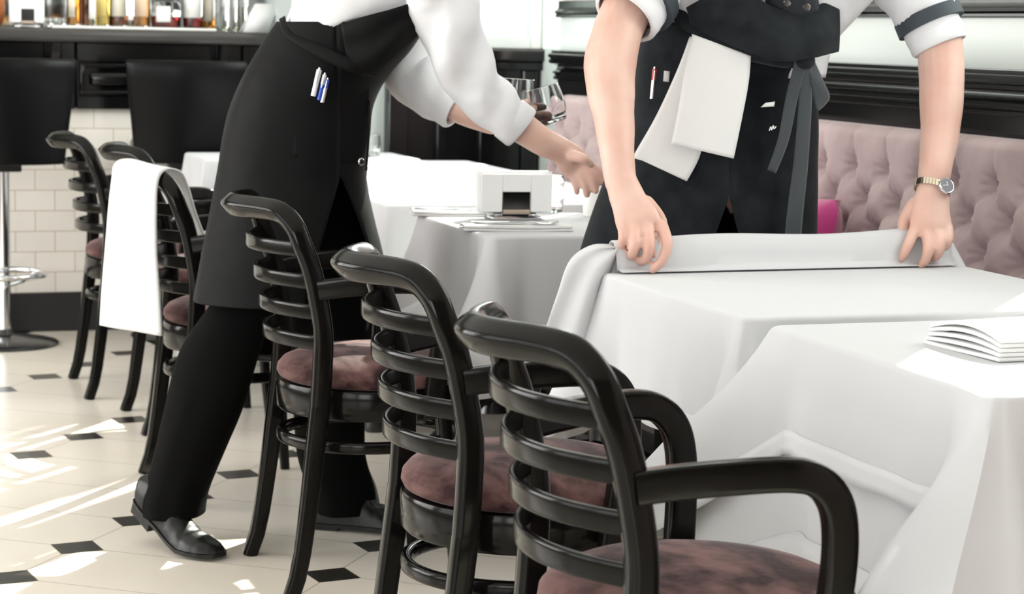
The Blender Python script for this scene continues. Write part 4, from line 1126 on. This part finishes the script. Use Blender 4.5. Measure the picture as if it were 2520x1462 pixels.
sleeve([q(1690, -240, 4.50), q(1640, -120, 4.46), q(1583, -20, 4.41), q(1537, 42, 4.37)], [0.088, 0.080, 0.074, 0.066], -0.066)
sleeve([q(2080, -240, 4.55), q(2190, -110, 4.56), q(2272, 20, 4.55), q(2314, 116, 4.53)], [0.088, 0.078, 0.070, 0.054], -0.068)
# charcoal vest glimpsed above the bib, with buttons
bm = patch([(1850, -120, 2010, -120, 4.36, 4.36), (1880, -40, 2010, -40, 4.385, 4.385), (1885, 25, 2015, 25, 4.41, 4.41), (1885, 60, 2015, 60, 4.43, 4.43)], 10, 10, 0.03); o = obj('waistcoat', bm, mat('navy_waistcoat', (0.008, 0.010, 0.016), 0.6), W2); solidify(o, 0.004)
for (px, py) in ((1937, 8), (1985, 18)):
    bm = bmesh.new(); lathe(bm, [(0.001, 0), (0.007, 0), (0.008, 0.001), (0.007, 0.0025), (0.001, 0.002)], 16, q(px, py, 4.362), -HF); obj('button', bm, M_CHROME, o)
# apron skirt with centre slit
def slit2(y):
    if y == 'apex': return 1775
    if y < 472: return None
    t = (y - 470) / 100; return (1775 - 38 * t, 1775 + 26 * t) if t < 4 else (1775 - 152, 1775 + 104)
bm = ringloft([(1590, 2030, 55, D0 - 0.03, 0.150), (1572, 2012, 130, D0 - 0.02, 0.150), (1562, 2008, 220, D0, 0.150), (1555, 2010, 320, D0, 0.155), (1515, 2008, 400, D0, 0.160), (1488, 2008, 450, D0, 0.165), (1455, 2006, 540, D0, 0.175), (1425, 2005, 640, D0, 0.185), (1405, 2010, 760, D0, 0.19), (1400, 2015, 900, D0, 0.195)], 80, slit2, 40, 0.025, 5, seed=9)
sk = obj('apron_skirt', bm, M_DENIM, W2); solidify(sk, 0.003, -1)
DN = D0 - 0.158
bm = patch([(1700, 262, 2002, 262, 4.442, 4.55), (1690, 350, 2003, 355, 4.438, 4.55), (1680, 440, 2004, 430, 4.432, 4.55), (1676, 456, 2004, 445, 4.430, 4.55)], 20, 10, 0.022); o = obj('front_pocket', bm, M_DENIM, sk); solidify(o, 0.003)
# bib folded over at the waist, strap and ties
bib = [(1688, 20, 1700, 62, 4.44, 4.43), (1722, 0, 1745, 86, 4.415, 4.395), (1780, -30, 1800, 112, 4.395, 4.37), (1850, -15, 1860, 134, 4.38, 4.355), (1880, 5, 1895, 147, 4.38, 4.352), (1915, 22, 1930, 152, 4.382, 4.355), (1951, 30, 1960, 150, 4.39, 4.362), (1993, 22, 2000, 144, 4.405, 4.378), (2031, 4, 2035, 135, 4.43, 4.405), (2064, -2, 2064, 128, 4.465, 4.445)]
bm = patch(bib, 16, 36, 0.014); o = obj('bib', bm, M_DENIM, W2); solidify(o, 0.006); bv = subsurf(o, 1)
tag(o, 'apron bib folded down at the waist')
bm = patch([(1640, 22, 1664, 8, 4.47, 4.47), (1668, 62, 1700, 42, 4.44, 4.44), (1712, 92, 1740, 70, 4.41, 4.41), (1790, 130, 1800, 100, 4.39, 4.385), (1862, 152, 1870, 124, 4.39, 4.37), (1950, 166, 1955, 140, 4.40, 4.39), (2000, 150, 1998, 126, 4.45, 4.44)], 6, 24, 0.004); o = obj('waist_band', bm, M_DENIM, W2); solidify(o, 0.006)
for nm, rows in (('tie_end', [(1958, 140, 1990, 142, 4.385, 4.385), (1934, 240, 1962, 244, 4.40, 4.41), (1915, 340, 1940, 346, 4.405, 4.415), (1889, 418, 1908, 426, 4.405, 4.415)]),
                 ('tie_end', [(1968, 142, 1998, 145, 4.385, 4.39), (1966, 250, 1997, 252, 4.41, 4.42), (1953, 400, 1988, 402, 4.415, 4.425), (1940, 500, 1978, 500, 4.41, 4.42), (1931, 590, 1970, 590, 4.405, 4.42)]),
                 ('bow_loop', [(1984, 146, 2003, 150, 4.40, 4.41), (1994, 190, 2024, 196, 4.40, 4.42), (2002, 235, 2041, 240, 4.42, 4.44), (2010, 268, 2014, 272, 4.43, 4.44)])):
    o = obj(nm, patch(rows, 6, 18, 0.003), M_TIE, W2); solidify(o, 0.003)
bm = bmesh.new(); ellipsoid(bm, q(1982, 150, 4.39), (0.022, 0.016, 0.018)); obj('tie_knot', bm, M_DENIM, W2)
# small white stitched squiggle on the pocket, half hidden by the tie
bm = bmesh.new(); sweep(bm, smooth_path([q(1893, 322, 4.405), q(1897, 312, 4.404), q(1899, 320, 4.404), q(1903, 309, 4.404), q(1905, 317, 4.404), q(1910, 311, 4.404)], 5), 0.0022, 0.0016, up=-HF, n=6); obj('stitched_mark', bm, M_PAPER, W2)
# wristwatch
wr = [q(2294, 463, 4.40), q(2296, 468, 4.40)]; ax = (q(2298, 440, 4.41) - q(2293, 480, 4.39)).normalized()
cw = q(2294, 464, 4.40); s1 = HR - ax * HR.dot(ax); s1.normalize(); s2 = ax.cross(s1)
if s2.dot(HF) > 0: s2 = -s2
bm = bmesh.new()
for k in range(36):
    a = 2 * PI * k / 36; a2 = a + 2 * PI / 36 * 0.86; c_ = []
    for (aa, hz, rr) in ((a, -0.0075, 0), (a2, -0.0075, 0), (a2, 0.0075, 0), (a, 0.0075, 0)):
        for r_ in (0.0, 0.0025):
            c_.append(bm.verts.new(cw + s1 * math.cos(aa) * (0.0365 + r_) + s2 * math.sin(aa) * (0.0315 + r_) + ax * (hz - 0.004 * math.cos(aa))))
    v = c_; 
    for f in ((0, 2, 4, 6), (1, 7, 5, 3), (0, 1, 3, 2), (2, 3, 5, 4), (4, 5, 7, 6), (6, 7, 1, 0)): bm.faces.new([v[i] for i in f])
bmesh.ops.recalc_face_normals(bm, faces=bm.faces[:])
M_GOLDST = mat('two_tone_steel', (0.72, 0.64, 0.52), 0.22, 1.0)
wt = obj('wristwatch', bm, M_GOLDST, W2, True, 30); tag(wt, 'steel link wristwatch')
wa = math.radians(52); wc = cw + s1 * math.cos(wa) * 0.039 + s2 * math.sin(wa) * 0.034 - ax * 0.003; wn = (s1 * math.cos(wa) * 0.55 + s2 * math.sin(wa)).normalized()
bm = bmesh.new(); lathe(bm, [(0.001, -0.002), (0.0175, -0.002), (0.0185, 0.0), (0.0182, 0.004), (0.0165, 0.006), (0.0155, 0.0058), (0.001, 0.0056)], 32, wc, wn); obj('case', bm, M_CHROME, wt)
bm = bmesh.new(); lathe(bm, [(0.001, 0.0062), (0.0155, 0.0062), (0.0155, 0.0058)], 32, wc, wn); obj('dial', bm, mat('grey_dial', (0.18, 0.18, 0.2), 0.3), wt)
for ang, ln in ((0.35, 0.009), (2.0, 0.012)):
    d = (ax * math.cos(ang) + wn.cross(ax) * math.sin(ang)).normalized(); bm = bmesh.new(); sweep(bm, [wc + wn * 0.0068 - d * 0.002, wc + wn * 0.0068 + d * ln], 0.0014, 0.0006, up=wn, n=6); obj('watch_hand', bm, M_PAPER, wt)
# napkin tucked under the bib: two hanging leaves
bm = patch([(1704, 84, 1848, 138, 4.405, 4.372), (1688, 160, 1842, 205, 4.40, 4.372), (1670, 265, 1824, 300, 4.395, 4.375), (1652, 354, 1805, 390, 4.388, 4.378)], 14, 18, 0.006, 0.0015, 1.0)
nk = obj('napkin', bm, M_TOWEL); solidify(nk, 0.004); tag(nk, 'white folded napkin tucked under the apron bib of the standing waiter', 'napkin')
bm = patch([(1698, 90, 1745, 110, 4.422, 4.41), (1668, 170, 1738, 205, 4.42, 4.405), (1615, 285, 1732, 320, 4.415, 4.40), (1562, 378, 1722, 384, 4.41, 4.398), (1562, 386, 1690, 446, 4.41, 4.398)], 12, 22, 0.004)
o = obj('rear_leaf', bm, M_TOWEL, nk); solidify(o, 0.004)
# pen and paper slip in his hip pocket
def pen(a, b, r, mats, label, group=None):
    a, b = Vector(a), Vector(b); d = b - a; root = empty('pen', b); tag(root, label, 'pen', group)
    def seg(t0, t1, rr, m, nm):
        bm = bmesh.new(); sweep(bm, [a + d * t0 - b, a + d * ((t0 + t1) / 2) - b, a + d * t1 - b], 2 * rr, 2 * rr, n=12, power=2); obj(nm, bm, m, root)
    seg(0.0, 0.62, r, mats[0], 'barrel'); seg(0.62, 1.0, r * 1.02, mats[1], 'cap'); seg(1.0, 1.08, r * 0.5, M_CHROME, 'push_button')
    bm = bmesh.new(); n_ = -HF; o_ = n_ * (r * 1.5) - b
    sweep(bm, [a + d * 0.5 + o_, a + d * 0.75 + o_, a + d * 0.96 + o_], 0.003, 0.0016, up=n_, n=6); obj('clip', bm, M_CHROME, root)
    return root
M_RED = mat('red_plastic', (0.6, 0.03, 0.02), 0.3); M_BLUE = mat('blue_plastic', (0.02, 0.08, 0.55), 0.3); M_WPL = mat('white_plastic', (0.8, 0.8, 0.8), 0.3)
pen(q(1604, 243, 4.455), q(1611, 170, 4.455), 0.0045, (M_CHROME, M_RED), 'red capped steel pen in the hip pocket of the standing waiter')
bm = patch([(1634, 174, 1648, 176, 4.452, 4.45), (1632, 200, 1646, 202, 4.452, 4.45)], 2, 2); o = obj('paper_slip', bm, M_PAPER); solidify(o, 0.001); tag(o, 'small white slip beside the red pen in the apron pocket', 'paper')
bm = patch([(1872, 264, 1905, 262, 4.405, 4.405), (1884, 253, 1907, 250, 4.405, 4.405)], 2, 2); o = obj('paper_slip', bm, M_PAPER); solidify(o, 0.001); tag(o, 'white paper edge showing above the front pocket beside the apron ties', 'paper')

# ---------------------------------------------------------------- the waiter bending over the set tables (back towards the bar)
DW = 4.98
tubes = [
    ([q(745, 330, DW), q(800, 180, DW), q(880, 30, DW), q(985, -110, DW), q(1085, -215, DW)], [(0.150, 0.13), (0.135, 0.12), (0.145, 0.125), (0.165, 0.15), (0.13, 0.13)]),
    ([q(1060, -190, DW - 0.16), q(1085, -215, DW), q(1085, -200, DW + 0.18)], [0.065, 0.085, 0.065]),
    ([q(1085, -210, DW), q(1180, -300, DW)], [0.058, 0.055]),
    ([q(705, 340, DW), q(665, 580, 4.98), q(608, 735, 4.955), q(545, 860, 4.90), q(482, 1070, 4.82), q(437, 1200, 4.79)], [0.062, 0.055, 0.05, 0.046, 0.04, 0.036]),
    ([q(790, 340, DW + 0.08), q(820, 780, 5.02), q(835, 1150, 5.00), q(835, 1220, 5.0)], [0.085, 0.062, 0.042, 0.04]),
    # right arm, reaching forward and down (nearest the camera)
    ([q(1075, -170, DW - 0.15), q(1105, 20, DW - 0.14), q(1165, 200, DW - 0.13)], [0.062, 0.052, 0.045]),
    ([q(1158, 192, DW - 0.13), q(1240, 278, DW - 0.12), q(1325, 342, DW - 0.11), q(1385, 372, DW - 0.10)], [0.046, 0.043, 0.035, (0.031, 0.028)]),
    ([q(1380, 368, DW - 0.10), q(1405, 392, DW - 0.09), q(1425, 412, DW - 0.085)], [(0.031, 0.027), (0.038, 0.024), (0.038, 0.016)]),
    ([q(1434, 398, DW - 0.09), q(1466, 416, DW - 0.10), q(1482, 450, DW - 0.10)], [0.0115, 0.0105, 0.0085]),
    ([q(1430, 410, DW - 0.092), q(1456, 436, DW - 0.105), q(1466, 470, DW - 0.105)], [0.012, 0.0108, 0.0086]),
    ([q(1420, 420, DW - 0.09), q(1438, 450, DW - 0.10), q(1444, 480, DW - 0.10)], [0.0115, 0.0104, 0.0084]),
    ([q(1406, 424, DW - 0.085), q(1416, 450, DW - 0.09), q(1420, 474, DW - 0.09)], [0.0105, 0.0094, 0.0078]),
    ([q(1408, 384, DW - 0.12), q(1434, 390, DW - 0.14), q(1454, 404, DW - 0.135)], [0.015, 0.013, 0.0095]),
    # left arm, farther, holding two tumblers
    ([q(1085, -170, DW + 0.17), q(1020, 60, DW + 0.16), q(1045, 200, DW + 0.14)], [0.060, 0.052, 0.046]),
    ([q(1040, 190, DW + 0.14), q(1120, 255, DW + 0.10), q(1200, 295, DW + 0.06), q(1245, 300, DW + 0.04)], [0.047, 0.042, 0.033, (0.03, 0.027)]),
    ([q(1240, 300, DW + 0.04), q(1270, 296, DW + 0.03), q(1295, 288, DW + 0.025)], [(0.03, 0.026), (0.036, 0.022), (0.034, 0.016)]),
    ([q(1292, 272, DW + 0.02), q(1318, 264, DW - 0.005), q(1338, 263, DW - 0.01)], [0.0120, 0.0112, 0.0095]),
    ([q(1300, 284, DW + 0.03), q(1330, 284, DW + 0.055), q(1352, 284, DW + 0.06)], [0.0115, 0.0105, 0.0085]),
    ([q(1300, 296, DW + 0.03), q(1328, 300, DW + 0.055), q(1348, 302, DW + 0.06)], [0.0112, 0.0102, 0.0084]),
    ([q(1296, 306, DW + 0.03), q(1318, 312, DW + 0.05), q(1334, 316, DW + 0.055)], [0.0105, 0.0094, 0.0078]),
    ([q(1262, 284, DW + 0.00), q(1278, 262, DW - 0.02), q(1296, 252, DW - 0.02)], [0.0145, 0.0125, 0.0095]),
]
hadd, HL, HM = head_parts(q(1240, -375, DW), (0.75, -0.15, -0.6), (0.5, -0.1, 0.9))
W1 = tubes_to_body('person', tubes, 0.0045, M_SKIN, hadd)
tag(W1, 'waiter in long black apron leaning over the set tables, holding two tumblers', 'person')
dress_head(W1, HL, HM)
# trousers
bm = ringloft([(650, 790, 380, DW + 0.0, 0.10), (610, 760, 560, 4.98, 0.09), (530, 690, 730, 4.955, 0.09), (445, 640, 860, 4.89, 0.092), (408, 598, 1000, 4.83, 0.092), (385, 556, 1100, 4.81, 0.09), (364, 522, 1180, 4.80, 0.088), (352, 508, 1222, 4.79, 0.090), (350, 502, 1262, 4.78, 0.088)], 36, nv=40, wave=0.05, wfreq=5, seed=2)
o = obj('trouser_leg', bm, M_TROU, W1); solidify(o, 0.003)
bm = ringloft([(700, 860, 380, DW + 0.06, 0.09), (715, 890, 560, 5.04, 0.10), (718, 912, 760, 5.04, 0.10), (722, 900, 950, 5.01, 0.095), (730, 897, 1090, 5.0, 0.09), (742, 905, 1150, 5.0, 0.092), (762, 925, 1200, 5.0, 0.095), (768, 936, 1252, 5.0, 0.095)], 36, nv=40, wave=0.05, wfreq=5, seed=5)
o = obj('trouser_leg', bm, M_TROU, W1); solidify(o, 0.003)
# shoes: the trailing foot rolls on to its toe
toe = at_z(540, 1380, 0.0); h2 = q(352, 1238, 4.80); LIFT = h2.z; h2.z = 0
dd = (toe - h2); dd.normalize()
shoe('shoe', toe - dd * 0.272, toe, M_SHOE, W1, lift=LIFT, top=0.105)
h1 = at_z(772, 1296, 0.0); shoe('shoe', h1, h1 + HR * 0.285 - HF * 0.045, M_SHOE, W1)
# apron: skirt with a centre slit that flares open
def slit1(y):
    if y == 'apex': return 842
    if y < 432: return None
    t = (y - 430) / 200; return (845 - 52 * t, 850 + 82 * t * (1 - 0.15 * t))
bm = ringloft([(684, 1052, 55, DW, 0.150), (640, 1010, 120, DW, 0.152), (600, 950, 190, DW, 0.155), (570, 916, 260, DW, 0.158), (552, 908, 330, DW, 0.16), (541, 902, 400, DW, 0.162), (532, 900, 450, DW, 0.165), (515, 918, 540, DW - 0.01, 0.175), (499, 938, 620, DW - 0.02, 0.18), (484, 952, 700, DW - 0.02, 0.192), (478, 956, 735, DW - 0.02, 0.198)], 96, slit1, 56, 0.03, 5, seed=21)
sk = obj('apron_skirt', bm, M_APRON, W1); solidify(sk, 0.003, -1)
bm = patch([(742, 140, 908, 212, 4.835, 4.90), (735, 220, 906, 270, 4.828, 4.90), (728, 300, 902, 340, 4.822, 4.90), (720, 386, 892, 402, 4.816, 4.90)], 14, 16, 0.012); o = obj('front_pocket', bm, M_APRON, sk); solidify(o, 0.003)
bm = patch([(688, 48, 702, 40, 4.92, 4.92), (706, 92, 718, 82, 4.86, 4.86), (780, 140, 790, 112, 4.82, 4.82), (868, 180, 878, 150, 4.81, 4.81), (930, 190, 936, 166, 4.86, 4.86)], 5, 20, 0.003); o = obj('waist_band', bm, M_APRON, W1); solidify(o, 0.004)
bm = patch([(840, 60, 860, 176, 4.825, 4.82), (900, 40, 925, 180, 4.80, 4.82), (965, 22, 985, 130, 4.80, 4.83), (1020, 5, 1035, 80, 4.82, 4.86), (1056, -8, 1062, 40, 4.86, 4.9)], 12, 24, 0.012, 0.006, 1.5); o = obj('apron_bib', bm, M_APRON, W1); solidify(o, 0.004)
bm = patch([(905, 248, 911, 248, 4.90, 4.90), (903, 330, 909, 330, 4.89, 4.89), (899, 420, 904, 420, 4.88, 4.88)], 2, 10); o = obj('apron_string', bm, M_APRON, W1); solidify(o, 0.002)
bm = bmesh.new(); lathe(bm, [(0.001, 0), (0.008, 0), (0.009, 0.002), (0.007, 0.004), (0.001, 0.004)], 16, q(888, 398, 4.86), -HF + HR * 0.8); obj('apron_button', bm, M_CHROME, sk)
# shirt: trunk rings follow the bent spine
spine = [(q(868, 66, DW), 0.165, 0.150), (q(872, 40, DW), 0.172, 0.158), (q(920, -30, DW), 0.172, 0.165), (q(985, -110, DW), 0.178, 0.185), (q(1050, -190, DW), 0.165, 0.19), (q(1110, -250, DW), 0.09, 0.09)]
sd = Vector((0.62, 0, 0.78))
bm = bmesh.new(); rows = []
for i, (c, a, b) in enumerate(spine):
    dn = HR * 0.75 + Vector((0, 0, -0.66)) if i > 1 else HR * 0.98 + Vector((0, 0, 0.12))
    rows.append([c + dn.normalized() * (a * math.cos(t) * (1 + 0.03 * math.sin(5 * t + i))) + HF * (b * math.sin(t) * (1 + 0.03 * math.sin(6 * t + 2 * i))) + Vector((0, 0, 0.016 * math.sin(4 * t + 1.0) if i == 0 else 0)) for t in [2 * PI * k / 48 for k in range(48)]])
grid(bm, rows, closed=True)
sweep(bm, smooth_path([q(1055, -180, DW - 0.175), q(1075, -205, DW - 0.08), q(1092, -215, DW), q(1085, -205, DW + 0.09), q(1075, -182, DW + 0.195)], 5), lambda k: 0.185 + 0.015 * math.sin(k * PI), lambda k: 0.185 + 0.015 * math.sin(k * PI), up=(0, 0, 1), n=20, power=2.0)
o = obj('shirt', bm, M_SHIRT, W1); subsurf(o, 1); solidify(o, 0.003)
def sleeve1(pts, radii, cuffw):
    P = smooth_path(pts, 8); N = len(P); bm = bmesh.new(); rows = []; fr = frames(P, HF)
    for i, p in enumerate(P):
        k = i / (N - 1); x = k * (len(radii) - 1); j = min(int(x), len(radii) - 2); r = lerp(radii[j], radii[j + 1], x - j); s, u = fr[i]
        rows.append([p + (s * math.cos(a) + u * math.sin(a)) * (r + 0.005 * math.sin(3 * a + k * 24) * math.sin(k * PI) + 0.004 * math.sin(k * 33 + 2 * a)) for a in [2 * PI * z_ / 28 for z_ in range(28)]])
    grid(bm, rows, closed=True); s_ = obj('sleeve', bm, M_SHIRT, W1); solidify(s_, 0.003, -1)
    c = P[-1]; t = (P[-1] - P[-3]).normalized(); r = radii[-1]; s, u = fr[-1]; bm = bmesh.new(); rows = []
    for dz, dr in ((-cuffw, 0.002), (-cuffw * 0.9, 0.008), (-0.006, 0.009), (0.0, 0.005), (0.0, -0.003)):
        rows.append([c + t * dz + (s * math.cos(a) + u * math.sin(a)) * (r + dr) for a in [2 * PI * z_ / 32 for z_ in range(32)]])
    grid(bm, rows, closed=True); obj('rolled_cuff', bm, M_SHIRT, s_)
sleeve1([q(1062, -235, DW - 0.10), q(1068, -165, DW - 0.14), q(1092, -10, DW - 0.145), q(1138, 155, DW - 0.135), q(1212, 256, DW - 0.125), q(1285, 316, DW - 0.115)], [0.085, 0.098, 0.080, 0.066, 0.056, 0.046], 0.045)
sleeve1([q(1070, -230, DW + 0.12), q(1072, -165, DW + 0.16), q(1010, 20, DW + 0.165), q(1015, 165, DW + 0.15), q(1075, 225, DW + 0.12), q(1130, 262, DW + 0.10)], [0.08, 0.095, 0.082, 0.078, 0.066, 0.055], 0.05)
# the two tumblers in his far hand
g1 = q(1268, 300, DW + 0.10); tumbler(tuple(g1), 'upright clear tumbler held by the leaning waiter', 0.044, 0.105, (0.0, math.radians(3), 0), 'tumblers in the hand of the leaning waiter')
g2 = q(1358, 302, DW + 0.02); tumbler(tuple(g2), 'tilted clear tumbler held by the leaning waiter, nearer his fingers', 0.044, 0.088, (math.radians(-6), math.radians(-16), 0), 'tumblers in the hand of the leaning waiter')
# pens in his apron pocket
pen(q(771, 236, 4.808), q(786, 172, 4.806), 0.006, (M_WPL, M_WPL), 'white pen leftmost in the black apron pocket of the leaning waiter', 'pens in the black apron pocket')
pen(q(785, 246, 4.806), q(799, 184, 4.804), 0.0045, (M_BLUE, M_WPL), 'blue pen with white cap in the black apron pocket', 'pens in the black apron pocket')
pen(q(793, 252, 4.806), q(806, 196, 4.804), 0.0045, (M_CHROME, M_BLUE), 'steel pen with blue cap in the black apron pocket', 'pens in the black apron pocket')
